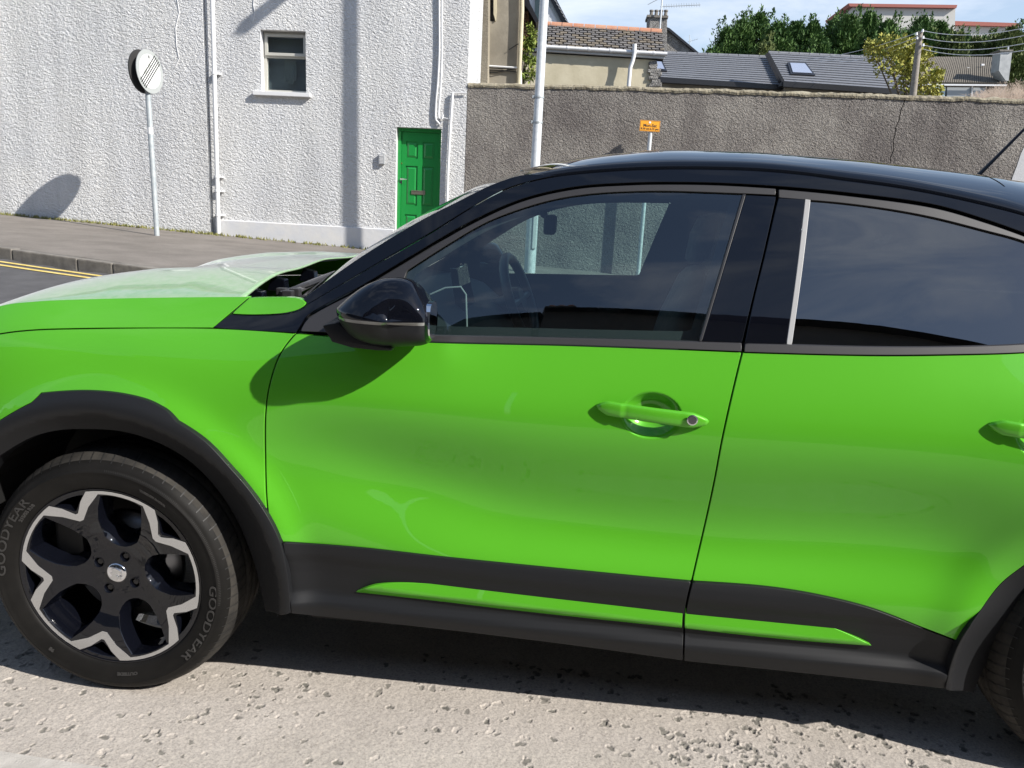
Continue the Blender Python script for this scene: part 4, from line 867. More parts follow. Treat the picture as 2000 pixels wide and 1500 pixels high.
# ------------------------------------------------------------------ trees
def leaf_cloud(pts, dirs, size, jitter, seed, aspect=.45):
    r = np.random.RandomState(seed); n = len(pts); d = dirs+r.normal(0, jitter, (n, 3)); d /= np.linalg.norm(d, axis=1, keepdims=True); q = r.normal(0, 1, (n, 3)); q -= d*(q*d).sum(1, keepdims=True); q /= np.linalg.norm(q, axis=1, keepdims=True)
    s = size*r.uniform(.6, 1.4, (n, 1)); V = np.empty((n, 4, 3)); V[:, 0] = pts; V[:, 1] = pts+d*s*.5+q*s*aspect*.5; V[:, 2] = pts+d*s; V[:, 3] = pts+d*s*.5-q*s*aspect*.5
    F = np.arange(4*n).reshape(n, 4); return V.reshape(-1, 3), F
def fast_mesh(name, V, F, material):
    me = bpy.data.meshes.new(name); V = V.astype(np.float32); F = F.astype(np.int32); k = F.shape[1]; me.vertices.add(len(V)); me.vertices.foreach_set('co', V.ravel()); me.loops.add(F.size); me.loops.foreach_set('vertex_index', F.ravel())
    me.polygons.add(len(F)); me.polygons.foreach_set('loop_start', np.arange(0, F.size, k, dtype=np.int32)); me.polygons.foreach_set('loop_total', np.full(len(F), k, np.int32)); me.update(calc_edges=True); me.materials.append(material); return me
def conifer_mesh(seed, H=12., R=1.9, material=None):
    r = np.random.RandomState(seed); P = []; D = []
    nb_ = 700; lob = r.uniform(0, 6.28, 6)
    for b in range(nb_):
        h = H*(.12+.88*(b/nb_)**.85); fr_ = 1-h/H; rad = R*min(1, (fr_*1.9)**.72)*(1+.22*math.sin(5*h/H*3+lob[0])+.18*r.normal()); rad = max(rad, .12)
        az = r.uniform(0, 6.28); rad *= 1+.2*math.sin(3*az+lob[1])
        u0 = np.array([math.cos(az), math.sin(az), .35]); L_ = rad
        for k in range(44):
            t = .35+.65*r.rand()**.7; p = np.array([0, 0, h])+u0*L_*t*np.array([1, 1, 1-.6*t]); p += r.normal(0, .11, 3); P.append(p); D.append(u0+np.array([0, 0, .5+.6*t]))
        if r.rand() < .05:      # a stray shoot
            for k in range(8): P.append(np.array([0, 0, h])+u0*L_*1.05+np.array([0, 0, .09*k])); D.append(np.array([.1*r.normal(), .1*r.normal(), 1]))
    for j in range(5):
        a = r.uniform(0, 6.28); q = np.array([math.cos(a)*.35*R, math.sin(a)*.35*R, H*r.uniform(.86, .99)])
        for k in range(60): t = r.rand(); P.append(q+np.array([r.normal()*.22*(1-t), r.normal()*.22*(1-t), t*1.1])); D.append(np.array([r.normal()*.4, r.normal()*.4, 1]))
    V, F = leaf_cloud(np.array(P), np.array(D),     .19, .45, seed, .42); return fast_mesh('conifer_crown', V, F, material)
cm = [conifer_mesh(11, material=MT['conifer']), conifer_mesh(12, material=MT['conifer']), conifer_mesh(13, R=2.2, material=MT['conifer']), conifer_mesh(14, material=MT['conifer2'])]
tm = MB(); tm.tube([(0, 0, -3), (0, 0, 6), (0, 0, 11)], [.28, .18, .04], 8); tmo = tm.build('trunk', MT['bark']); tme = tmo.data; bpy.data.objects.remove(tmo)
spec = [(1392, 78, 48, 0), (1424, 36, 50, 1), (1452, 20, 51, 2), (1486, 6, 52, 0), (1524, 22, 49, 1), (1560, 22, 51, 2), (1592, 24, 50, 0), (1634, 18, 52, 1), (1664, 8, 50, 2), (1702, 6, 51, 0), (1738, 20, 49, 1), (1772, 40, 52, 2), (1806, 16, 50, 0), (1842, 24, 51, 1), (1876, 46, 49, 3), (1914, 56, 51, 3), (1948, 52, 50, 3), (1984, 34, 49, 3), (2024, 30, 50, 2), (1500, 60, 47, 3), (1610, 64, 47, 2), (1712, 62, 47.5, 1), (1830, 84, 54, 0), (1900, 96, 52, 1), (1970, 90, 52, 2), (1893, 54, 52, 1), (1930, 55, 52, 2), (1964, 48, 52, 3), (1820, 40, 50, 3), (1858, 44, 50, 2)]
spec = [(u, v, y+7 if u > 1790 else y, k) for u, v, y, k in spec]
for i, (u, v, y, k) in enumerate(spec):
    tp = PY(u, v, y); H = 12.; sc = RS.uniform(.92, 1.08); base = tp-np.array([0, 0, 12.8*sc])
    nth = ('outermost conifer at the far left of the dark row', 'conifer second from the left end of the row', 'tall conifer above the left tiled roof', 'tallest pointed conifer above the left tiled roof', 'conifer above the valley between the tiled roofs', 'conifer above the skylight, left of the flat block', 'conifer above the skylight of the tiled roof', 'conifer under the left corner of the red roofed block', 'tall conifer in front of the left end of the flat block', 'tall conifer covering the middle of the flat block', 'conifer above the yellow leaved tree', 'conifer directly behind the telegraph pole', 'pointed conifer at the right edge of the flat block', 'conifer just right of the flat block', 'olive conifer below the lower red roof edge', 'olive conifer behind the grey chimney', 'olive conifer right of the lower red roof edge', 'olive conifer at the right edge of the photo', 'dark conifer cut by the right edge of the photo', 'low olive conifer just above the roof step', 'low conifer behind the right tiled roof ridge', 'low conifer left of the yellow leaved tree', 'low dark conifer above the brown ribbed roof', 'low conifer left of the grey chimney', 'low dark conifer right of the grey chimney', 'dark conifer under the left end of the lower red roof edge', 'conifer under the middle of the lower red roof edge', 'olive conifer under the right end of the lower red roof edge', 'olive conifer between the telegraph pole and the flat block corner', 'conifer below the right corner of the flat block')[i]
    side_ = 'left end' if u < 1450 else 'left part' if u < 1600 else 'middle' if u < 1760 else 'right part' if u < 1930 else 'right end'
    t = empty('conifer_tree', base, nth, 'tree', 'conifers in a row behind the roofs'); t.scale = (sc, sc, sc); t.rotation_euler = (0, 0, RS.uniform(0, 6.28))
    c_ = bpy.data.objects.new('crown', cm[k]); link(c_, t); c_ = bpy.data.objects.new('trunk', tme); link(c_, t)
# yellow leaved tree
YT = empty('yellow_leaved_tree', PY(1760, 260, 33), 'small tree with yellowing leaves behind the telegraph pole', 'tree')
P = []; D = []; r = np.random.RandomState(5); px_m = FPX/35.
blobs = [(1730, 95, 26), (1705, 100, 18), (1755, 92, 20), (1765, 110, 36), (1740, 118, 30), (1800, 110, 20), (1778, 96, 14), (1790, 140, 34), (1812, 165, 26), (1830, 150, 9), (1836, 143, 6), (1770, 150, 30), (1800, 175, 32), (1828, 180, 12), (1778, 82, 7), (1700, 86, 8), (1728, 84, 8)]
LM = MB(); tb = PY(1775, 290, 33)
for u, v, rr_ in blobs:
    c_ = PY(u, v, 33+r.uniform(-.5, .5)); R_ = rr_/px_m
    for k in range(int(9*rr_)): q = r.normal(0, 1, 3); q /= np.linalg.norm(q); q *= R_*r.rand()**.4; P.append(c_+q); D.append(q/R_+np.array([0, -.2, .1]))
    LM.tube([tb, (tb+c_)/2+[0, 0, .2], c_], [.05, .03, .012], 5)
V, F = leaf_cloud(np.array(P), np.array(D), .13, .8, 6, .8); me = fast_mesh('leaves', V, F, MT['yleaf']); c_ = bpy.data.objects.new('crown', me); link(c_, YT); c_.matrix_parent_inverse = Matrix.Translation(-Vector(YT.location)); LM.build('trunk', MT['bark'], YT)
# wall plants beside the lamp column
WP = empty('climbing_plant', PY(1030, 165, 14.2), 'leafy buddleia growing from the gap left of the slate roof', 'plant'); P = []; D = []; SM2 = MB(); r = np.random.RandomState(8)
for (u, v, rr_, n_) in ((1036, 80, 11, 240), (1030, 92, 9, 120), (1042, 64, 8, 90), (1036, 125, 12, 120), (1030, 150, 10, 110), (1040, 118, 8, 60), (1026, 112, 6, 60), (1043, 145, 7, 50), (1034, 52, 6, 40)):
    c_ = PY(u, v, 14.1); R_ = rr_/96.
    for k in range(n_): q = r.normal(0, .5, 3)*R_; P.append(c_+q); D.append(np.array([r.normal(), -.4, r.normal()*.6-.2]))
    SM2.tube([PY(1022, 168, 14.2), (PY(1022, 168, 14.2)+c_)/2+[-.03, 0, 0], c_], .007, 5)
V, F = leaf_cloud(np.array(P), np.array(D), .085, .6, 9, .35); me = fast_mesh('leaves', V, F, MT['gleaf']); c_ = bpy.data.objects.new('leaves', me); link(c_, WP); c_.matrix_parent_inverse = Matrix.Translation(-Vector(WP.location)); SM2.build('stem', MT['bark'], WP)
# dry stems over the right of the wall
mb = MB(); r = np.random.RandomState(3)
for k in range(1500):
    u = r.uniform(1900, 2080); hgt = 6+24*min(1, (u-1895)/70)*r.rand(); p0 = PY(u, 200, 12.2+r.rand()*.8); p1 = p0+np.array([r.normal()*.10, r.normal()*.05, (hgt+5)/105.]); e = np.array([.004, 0, .001]); mb.add([p0-e, p0+e, p1], [(0, 1, 2)]); g0 = np.array([p0[0]+r.normal()*.2, p0[1], .25]); mb.add([g0-e, g0+e, p0+e, p0-e], [(0, 1, 2, 3)])
    p2 = p1+np.array([r.normal()*.05, 0, r.normal()*.03]); mb.add([p1-e, p1+e, p2], [(0, 1, 2)])
tag(mb.build('dry_brambles', MT['straw']), 'dry straw coloured stems growing over the wall top at the far right', 'brambles', kind='stuff')
# ------------------------------------------------------------------ across the street, behind the camera
for i in range(9):
    x0 = -26+i*6.6; H_ = 7.5+.25*math.sin(i*2.1); yy = -7.6
    hO = empty('terraced_house', (x0+3.3, yy, 0), 'terraced house across the road, house %s from the end of its row' % ('first', 'second', 'third', 'fourth', 'fifth', 'sixth', 'seventh', 'eighth', 'ninth')[i], 'house', 'terraced houses across the road')
    wall_xz('wall', [(x0, -.1), (x0+6.5, -.1), (x0+6.5, H_), (x0, H_)], [[(x0+1, 0.05), (x0+2, .05), (x0+2, 2.1), (x0+1, 2.1)], [(x0+3.2, .9), (x0+5.2, .9), (x0+5.2, 2.2), (x0+3.2, 2.2)], [(x0+1, 3.0), (x0+2.2, 3.0), (x0+2.2, 4.2), (x0+1, 4.2)], [(x0+3.6, 3.0), (x0+4.8, 3.0), (x0+4.8, 4.2), (x0+3.6, 4.2)]], yy-.3, .3, MT['house'], hO)
    mb = MB(); mb.prism([(x0, yy+.25, H_-.1), (x0, yy-3.8, H_+2.3), (x0, yy-7.9, H_-.1)], (6.55, 0, 0)); mb.build('roof', MT['houseroof'], hO)
    mb = MB(); mb.box((x0+.1, yy-.2, 0), (x0+6.4, yy-.15, H_-.2)); mb.build('window_glass', MT['gloss'], hO)
    if i % 2 == 0:
        mb = MB(); mb.box((x0-.35, yy-4.2, H_+1.6), (x0+.45, yy-3.4, H_+3.2)); ck = mb.build('chimney', MT['house'], hO)
        for q in range(3): mb = MB(); mb.tube([(x0-.2+q*.25, yy-3.8, H_+3.2), (x0-.2+q*.25, yy-3.8, H_+3.55)], .09, 8); mb.build('chimney_pot', MT['terra'], ck)

# ================================================================== THE CAR
CAR = empty('parked_car', (1.25, .9, 0), 'bright green car with black roof, mirror and dark lower cladding parked in the foreground', 'car')
YC = .895; RIGHT = []
def K(p): return (p[0], p[1], 1)
h1c = PY(1275, 815, -.005); h2c = (h1c[0]+.872, h1c[2]+.020)
CUPS.append((h1c[0]-.002, h1c[2]+.0, .072, .055, .036)); CUPS.append((h2c[0]-.002, h2c[1], .072, .055, .036))
Fc = [(600, 617), (705, 559), (810, 496), (915, 435), (1020, 389), (1125, 365), (1230, 357.5), (1300, 356), (1400, 357.5), (1518, 364)]
Fr = [(1518, 364), (1650, 376), (1825, 400), (1920, 427), (2000, 455), (2080, 487), (2160, 528)]
Tc = [(796, 529), (880, 475), (950, 435), (1020, 408), (1090, 389), (1160, 379), (1230, 375), (1300, 374), (1450, 379)]
Tr = [(1583, 391), (1650, 397), (1740, 409), (1825, 425), (1920, 449), (2000, 471), (2080, 505), (2150, 545)]
Dc = [(600, 597), (722, 525), (845, 454), (920, 407), (985, 372), (1035, 356), (1090, 345), (1195, 335), (1300, 331), (1400, 331.5), (1475, 334), (1560, 341), (1650, 353), (1740, 365), (1825, 380), (1920, 401), (2000, 422), (2080, 450), (2200, 500)]
Wc = [(592, 582), (650, 540), (700, 505), (810, 437), (905, 388), (960, 361), (1020, 342)]
shut = [(1450, 687), (1443, 715), (1437, 740), (1423, 800), (1410, 860), (1395, 940), (1380, 1010), (1365, 1075), (1351, 1136)]
fshut = [(578, 651), (548, 690), (528, 745), (519, 800), (518, 900), (520, 970), (524, 1008)]
arch_o = [(0, 822), (35, 801), (60, 788, 1), (80, 769, 1), (120, 765.5), (170, 764), (230, 769), (285, 782), (312, 795, 1), (326, 804), (344, 824, 1), (400, 862), (450, 915), (490, 962), (524, 1012), (546, 1058), (560, 1120), (567, 1197)]
arch_i = [(0, 890), (60, 855), (110, 841), (170, 838), (240, 843), (310, 865), (370, 900), (420, 950), (460, 1010), (490, 1080), (510, 1150), (518, 1193)]
arch_oL = [(-200, 1200), (-175, 1040), (-120, 930), (-60, 865)]; arch_iL = [(-50, 925), (-110, 1010), (-140, 1100), (-150, 1200)]
rarch_o = [(2200, 1008), (2100, 1045), (2000, 1106), (1954, 1143), (1912, 1199), (1875, 1254), (1857, 1300), (1847, 1346)]
rarch_i = [(1902, 1353), (1909, 1332), (1930, 1290), (1965, 1234), (2000, 1185), (2080, 1115), (2200, 1065)]
# --- doors
def cupref(c): return [((c[0]-.085, c[1]-.065), (c[0]+.085, c[1]+.065), .0035)]
FD, _ = panel('front_door', [K((578, 651)), (640, 656), (845, 668), (1100, 674), (1300, 681), K((1450, 687))]+shut[1:-1]+[K((1351, 1136)), (1100, 1113), (866, 1089), (700, 1071), K((552, 1060)), K((524, 1010))]+fshut[::-1][1:-1], MT['paint'], CAR, refine=cupref((h1c[0], h1c[2])), res=.016, inset=.0034)
RD, _ = panel('rear_door', [K((1450, 687)), (1700, 694), (1850, 693), (2000, 688), K((2150, 676)), (2175, 760), (2165, 860), (2120, 950), K((2060, 1066)), (2000, 1106), (1954, 1143), (1912, 1199), K((1874, 1254)), (1800, 1226), (1700, 1188), (1600, 1163), (1500, 1147), K((1351, 1136))]+shut[::-1][1:-1], MT['paint'], CAR, refine=cupref(h2c), res=.016, inset=.0034)
WING, WP_ = panel('front_wing', [K((-180, 690)), (0, 652), (60, 645), (150, 642), (415, 641), K((578, 651))]+fshut[1:-1]+[K((524, 1010))]+arch_o[::-1][4:]+arch_oL[::-1][:2]+[K((-180, 1010))], MT['paint'], CAR, res=.016, inset=.0034)
# --- bonnet
crease = [(-150, 655), (0, 599), (70, 590), (157, 585.5), (315, 581.5), (480, 580)]
BN, _ = panel('bonnet', [K((-150, 655)), (0, 598), (70, 589), (157, 585), (315, 581.5), K((486, 580)), K((415, 640)), (150, 641), (60, 644), (0, 651), K((-150, 684))], MT['paint'], CAR, inset=.0012)
cp = onS(smooth_line(crease, 10), 0.0); o_ = np.argsort(cp[:, 0]); cp = cp[o_]
hx = np.concatenate([[-.90, -.82, -.70, -.55], np.arange(-.44, .3151, .014)])
def zc(x): return np.interp(x, np.concatenate([[-.95, -.8, -.65], cp[cp[:, 0] > -.5][:, 0]]), np.concatenate([[.66, .82, .92], cp[cp[:, 0] > -.5][:, 1]]))
zcv = zc(hx); 
for _i in range(2): zcv[1:-1] = .25*zcv[:-2]+.5*zcv[1:-1]+.25*zcv[2:]
ycv = S(hx, zcv)+.0005
sv = np.concatenate([[0, .004, .012, .025, .045], np.linspace(.07, 1, 46)])
h1 = np.interp(hx, [-.9, -.35, -.1, .1, .3], [.01, .034, .054, .054, .040]); h2 = np.interp(hx, [-.9, -.35, -.1, .1, .3], [.0, .014, .038, .050, .048])
def sm(t): t = np.clip(t, 0, 1); return t*t*(3-2*t)
def Hs(s, a, b):
    v = .5*a+.5*b-.005
    return np.where(s < .44, a*np.sin(np.pi/2*np.clip(s/.44, 0, 1))**.9, np.where(s < .58, a+(v-a)*sm((s-.44)/.14), v+(b-v)*sm((s-.58)/.42)))
half = []
for i, x in enumerate(hx):
    rowx = x+0*sv
    if i >= len(hx)-4: rowx = x-.03*sv*(i-(len(hx)-5))/4.
    half.append(np.stack([rowx, ycv[i]+(YC-ycv[i])*sv, zcv[i]+Hs(sv, h1[i], h2[i])+.0015*np.sqrt(np.clip(sv/.02, 0, 1))], 1))
half = np.array(half); fl = half[-1:].copy(); fl[..., 0] += .002; fl[..., 2] -= .005; fl2 = fl.copy(); fl2[..., 0] -= .06; fl2[..., 2] -= .014
half = np.concatenate([half, fl, fl2]); mir = half[:, ::-1].copy()[:, 1:]; mir[..., 1] = 2*YC-mir[..., 1]; full = np.concatenate([half, mir], 1)
HP = mat('dust_and_reflection_green', (.24, .43, .19), .45, .0, 1.0, .5, coatr=.03, bump=.22, bscale=60, bdist=.0006, col2=(.34, .47, .28), vscale=45)  # pale base paints in the white wall's reflection, besides some dust
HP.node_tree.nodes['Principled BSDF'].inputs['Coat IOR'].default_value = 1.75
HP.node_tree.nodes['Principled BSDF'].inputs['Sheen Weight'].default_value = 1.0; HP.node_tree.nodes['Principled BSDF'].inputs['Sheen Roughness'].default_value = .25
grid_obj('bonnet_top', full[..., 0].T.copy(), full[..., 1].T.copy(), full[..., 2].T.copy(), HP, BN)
panel('bonnet_corner', [K((488, 582)), (540, 581), (575, 582), (590, 586), (597, 592), (586, 602), (560, 610), (500, 614), K((454, 612.5))], MT['paint'], CAR, off=-.003, inset=.0008)
# --- pillars and roof rail
PP, _ = panel('roof_pillar', [K((415, 640)), K((450, 614)), (500, 616), (560, 613), (590, 604), K((602, 594))]+Dc[1:]+[K((2200, 500)), K((2160, 528))]+Fr[::-1][1:-1]+Fc[::-1][:-1]+[(600, 617), (588, 634), K((578, 650)), (470, 645)], MT['gloss'], CAR, depth=.02)
panel('windscreen_pillar', [K((592, 583))]+Wc[1:-1]+[(1020, 342), K((1088, 343))]+[(1035, 354.5), (985, 370.5), (920, 405.5), (845, 452), (722, 523), K((600, 595))], MT['gloss'], CAR, off=.001, depth=.03)
# --- window surrounds
TR1, _ = panel('window_trim', [K((586, 648)), (602, 622), (706, 564), (811, 501.5), (916, 440), (1021, 393), (1126, 369), (1230, 361.5), (1300, 360), (1400, 361.5), K((1516, 368)), K((1516, 382)), (1450, 379)]+Tc[::-1][1:-1]+[K((796, 529)), (789, 547), (772, 600), K((766, 655)), (700, 653)], MT['satin'], CAR, off=-.001, inset=.0025, depth=.02)
TR2, _ = panel('window_trim', [K((1521, 370)), (1650, 382.5), (1825, 407), (1920, 434), (2000, 462), (2080, 494), K((2160, 535)), K((2150, 547))]+Tr[::-1][1:-1]+[K((1583, 391)), K((1521, 386))], MT['satin'], CAR, off=-.001, inset=.0015, depth=.02)
BT1, _ = panel('waist_trim', [K((766, 655)), (845, 656), (1000, 659), (1200, 664), K((1448, 671)), K((1448, 686)), (1300, 680), (1100, 673), (845, 667), K((700, 660)), K((690, 653))], MT['satin'], CAR, off=-.005, inset=.0008)
BT2, _ = panel('waist_trim', [K((1456, 672)), (1545, 674), (1700, 678), (1850, 678), (2000, 673), K((2150, 660)), K((2150, 675)), (2000, 688), (1850, 692), (1700, 693), K((1454, 687))], MT['satin'], CAR, off=-.005, inset=.0008)
panel('pillar_panel', [K((1457, 381)), K((1516, 384)), (1510, 412), (1491, 496), (1468, 590), K((1449, 670)), K((1371, 667)), (1412, 530)], MT['gloss'], FD, off=.0, inset=.0015)
panel('pillar_panel', [K((1521, 387)), K((1572, 389)), (1556, 530), K((1536, 672)), K((1455, 671)), (1472, 590), (1495, 496), (1514, 414)], MT['gloss'], RD, off=.0, inset=.0012)
panel('glass_edge_strip', [K((1451, 380)), K((1456, 380)), (1411, 530), K((1370, 667)), K((1366, 666)), (1407, 530)], MT['gut'], FD, off=-.001, inset=.0004)
panel('bright_strip', [K((1573.5, 389)), K((1582.5, 391)), (1566, 530), K((1546, 673)), K((1537, 672)), (1557, 530)], MT['lightplastic'], RD, off=-.001, inset=.0004)
G1, g1p = panel('window_glass', [K((796, 529))]+Tc[1:]+[K((1450, 380)), (1405, 530), K((1364, 667)), (1200, 664), (1000, 659), K((766, 655)), (772, 600), (788, 547)], MT['glass'], FD, off=.006, inset=-.004, depth=0, res=.03)
G2, g2p = panel('window_glass', [K((1582, 391))]+Tr[1:-1]+[K((2150, 545)), (2185, 600), K((2150, 661)), (2000, 674), (1850, 679), (1700, 679), K((1546, 674)), (1565, 530)], MT['tint'], RD, off=.006, inset=-.004, depth=0, res=.03)
# --- lower cladding
def hz_(x, z): return z-np.interp(x, [-1, .465, 1.47, 2.12, 3], [.29, .272, .236, .225, .225])
HK = [-.1, 0, .044, .050, .076, .13, .160, .185, .205, .4]; OK_ = [0, -.006, -.017, -.016, .006, .006, .002, -.007, -.009, -.008]
hh_ = np.linspace(-.1, .4, 501); oo_ = np.interp(hh_, HK, OK_); kk = np.exp(-(np.arange(-9, 10)/3.5)**2); kk /= kk.sum(); oo_ = np.convolve(np.pad(oo_, 9, 'edge'), kk, 'valid')
def clad(x, z): return np.interp(hz_(x, z), hh_, oo_)
def ins(x, z): h = hz_(x, z); return clad(x, z)*.3-.009+np.sqrt((h-.108)**2+.00001)*.45
panel('door_cladding', [K((552, 1060)), (700, 1071), (866, 1089.5), (1100, 1113), K((1349, 1137)), (1338, 1187), (1335, 1230), K((1333, 1290)), (1100, 1258), (800, 1222), K((569, 1198)), (562, 1120)], MT['clad'], FD, off=clad, res=.012, depth=.03, inset=.0014)
panel('door_cladding', [K((1353, 1138)), (1500, 1148), (1600, 1164), (1700, 1189), (1800, 1227), K((1872, 1254)), (1856, 1300), K((1845, 1345)), (1600, 1318), K((1337, 1291)), (1338, 1230), (1342, 1187)], MT['clad'], RD, off=clad, res=.012, depth=.03, inset=.0014)
panel('green_insert', [K((695, 1156)), (725, 1146), (745, 1142), (790, 1139), (1000, 1153), K((1333, 1187)), K((1331, 1226)), (1000, 1191), (850, 1173)], MT['paint'], FD, off=ins, res=.010, inset=.0005, depth=.008)
panel('green_insert', [K((1339, 1188)), (1500, 1200), (1590, 1214), (1640, 1232), K((1702, 1261)), (1600, 1254), (1500, 1245), K((1338, 1227))], MT['paint'], RD, off=ins, res=.010, inset=.0005, depth=.008)
def archoff(wx):
    def f(x, z):
        r = np.hypot(x-wx, z-.335); q = np.clip(.452-r, 0, 1); return -.010+np.where(r < .452, q*.55, 0.)-.006*np.exp(-((r-.47)/.03)**2)
    return f
def archpoly(wx, po, pi_, ro, ri, aend):
    A = onS(smooth_line(po, 5), archoff(wx)); B = onS(smooth_line(pi_, 5), archoff(wx))
    def arcto(P, r1):
        a0 = math.atan2(P[1]-.335, P[0]-wx); r0 = math.hypot(P[1]-.335, P[0]-wx)
        return np.array([(wx+(r0+(r1-r0)*min(1, 2*t))*math.cos(a0+(aend-a0)*t), .335+(r0+(r1-r0)*min(1, 2*t))*math.sin(a0+(aend-a0)*t)) for t in np.linspace(.04, 1, 26)])
    return np.concatenate([A, arcto(A[-1], ro), arcto(B[0], ri)[::-1], B])
panel('wheel_arch_trim', archpoly(0., arch_o[::-1], arch_i, .478, .41, math.radians(189)), MT['clad'], CAR, off=archoff(0.), xz=True, res=.014, depth=.05, inset=.001)
panel('wheel_arch_trim', archpoly(2.557, rarch_o[::-1][:-1], rarch_i[::-1][1:], .47, .405, math.radians(-9)), MT['clad'], CAR, off=archoff(2.557), xz=True, res=.014, depth=.05, inset=.001)
# --- rest of the flank, outside the picture
an = np.radians(np.linspace(108, 8, 14)); arc = [(2.557+.47*math.cos(a), .335+.47*math.sin(a)) for a in an]
panel('rear_wing', [(2.20, 1.055), (2.20, .80), (2.33, .74)]+arc[2:]+[(3.36, .40), (3.38, .75), (3.36, 1.0), (3.25, 1.08)], MT['paint'], CAR, off=.006, xz=True, res=.04)
panel('rear_bumper', arc[-1:]+[(3.02, .26), (3.36, .26), (3.36, .395)], MT['clad'], CAR, xz=True, res=.04)
an2 = np.radians(np.linspace(172, 128, 6)); arc2 = [(.47*math.cos(a), .335+.47*math.sin(a)) for a in an2]
wx_ = WP_[:, 0].min(); an2 = np.radians(np.linspace(186, 118, 12)); arc2 = [(.48*math.cos(a), .335+.48*math.sin(a)) for a in an2]; arc2 = [p for p in arc2 if p[0] < wx_+.05]
panel('front_bumper', [(-.90, .28), (-.478, .28)]+arc2+[(wx_+.07, .76), (wx_+.07, float(zc(wx_+.07))-.004), (-.55, float(zc(-.55))), (-.65, float(zc(-.65))), (-.8, float(zc(-.8))), (-.90, float(zc(-.90)))], MT['paint'], CAR, off=.005, xz=True, res=.04)
panel('rear_quarter_panel', [tuple(g2p[np.argmax(g2p[:, 0])])]+[(2.45, 1.33), (2.9, 1.30), (3.2, 1.09), (2.40, 1.06)], MT['gloss'], CAR, off=.008, xz=True, res=.05)
# --- inner shell (dark door linings and pillar trims)
fx = onS(smooth_line(Fc+Fr[1:], 30), .02); fx = fx[fx[:, 0] < 2.6]
shell = [(.52, .27), (2.05, .25), (2.10, .55), (2.25, .80), (2.70, .95), (2.75, 1.25)]+[tuple(p) for p in fx[::-1]]+[(.47, .98), (.47, .7)]
shell = [p for i, p in enumerate(shell) if i < 6 or p[0] < 2.62]
def shrink(p, d): m_, k_ = vnorm(p); return p-m_*k_*d
panel('inner_lining', shell, MT['cabin'], CAR, off=.036, xz=True, holes=[shrink(dedupe(g1p[::4]), .022), shrink(dedupe(g2p[::4]), .03)], depth=0, inset=0, res=.05)
# --- door handles
def handle(c, par):
    t = np.linspace(0, 1, 41); V = []; n = 20
    for q in t:
        x = c[0]-.132+.262*q; zc_ = c[1]+.016-.018*q; e = min(1, math.sin(math.pi*min(max(q, .0), 1))**.5) if 0 < q < 1 else 0
        hgt = .0168*(min(1, (q/.10)) if q < .1 else 1)**.6*(1 if q < .84 else max(.0, (1-q)/.16)**.55)*(1.0+.12*q); bow = .002+.017*math.sin(math.pi*q)**.55
        ys = float(S(x, zc_)) if abs((x-c[0])/.066) > 1 else float(np.interp(x, [c[0]-.068, c[0]+.068], [S(c[0]-.068, zc_), S(c[0]+.068, zc_)]))
        for k in range(n):
            a = 2*math.pi*k/n; ca, sa = math.cos(a), math.sin(a); sq = lambda v, p: math.copysign(abs(v)**p, v)
            dz = hgt*sq(sa, .75)*(1 if e else 0); dy = .009*sq(ca, .7)*(1 if e else 0)
            V.append((x, ys-bow+dy-.0*dz, zc_+dz))
    F = [(i*n+k, i*n+(k+1) % n, (i+1)*n+(k+1) % n, (i+1)*n+k) for i in range(len(t)-1) for k in range(n)]
    o = mesh_obj('door_handle', V, [f[::-1] for f in F], MT['paint'], par, smooth=True); return o
handle((h1c[0], h1c[2]), FD); handle(h2c, RD)
lk = PY(1352, 820, -.022); mb = MB(); mb.tube([(lk[0], -.026, lk[2]), (lk[0], -.005, lk[2])], .0095, 20); mb.build('key_lock', mat('lock_face', (.12, .11, .12), .3, .6), FD)
mb = MB(); V = []; n = 24
for k in range(n):
    a = 2*math.pi*k/n
    for r_, y_ in ((.0095, -.0265), (.0125, -.0255)): V.append((lk[0]+r_*math.cos(a), y_, lk[2]+r_*math.sin(a)))
mesh_obj('lock_ring', V, [(2*k, 2*k+1, (2*k+3) % (2*n), (2*k+2) % (2*n)) for k in range(n)], MT['silver'], FD)
# --- roof
ds = onS(smooth_line(Dc[5:], 12), 0.); ds = ds[np.argsort(ds[:, 0])]
rx = np.concatenate([np.linspace(ds[0, 0], 2.3, 60), np.linspace(2.34, 3.12, 14)])
zd = .0065+np.interp(rx, np.concatenate([ds[ds[:, 0] < 2.35][:, 0], [2.6, 2.9, 3.12]]), np.concatenate([ds[ds[:, 0] < 2.35][:, 1], [1.30, 1.19, 1.08]]))
for _i in range(3): zd[1:-1] = .25*zd[:-2]+.5*zd[1:-1]+.25*zd[2:]
yd_ = S(rx, zd)+.001
zcr = np.interp(rx, [1.0, 1.1, 1.2, 1.35, 1.6, 1.9, 2.2, 2.5, 2.8, 3.12], [1.418, 1.452, 1.478, 1.500, 1.506, 1.498, 1.480, 1.452, 1.41, 1.35])
for _i in range(4): zcr[1:-1] = .25*zcr[:-2]+.5*zcr[1:-1]+.25*zcr[2:]
s_ = np.concatenate([[0, .006, .014, .026, .045], np.linspace(.07, 1, 34)])
R_ = []
for i, x in enumerate(rx):
    z = zd[i]+(zcr[i]-zd[i])*(1-(1-s_)**3.3); z = z+.010*np.sqrt(np.clip(s_/.03, 0, 1))*1
    xo = x-.07*(1-(1-s_)**2)*np.clip((1.25-x)/.25, 0, 1)
    R_.append(np.stack([xo, yd_[i]+(YC-yd_[i])*s_, z], 1))
R_ = np.array(R_); lip = R_[:, :1].copy(); lip[..., 2] -= .012; lip[..., 1] += .004; R_ = np.concatenate([lip, R_], 1)
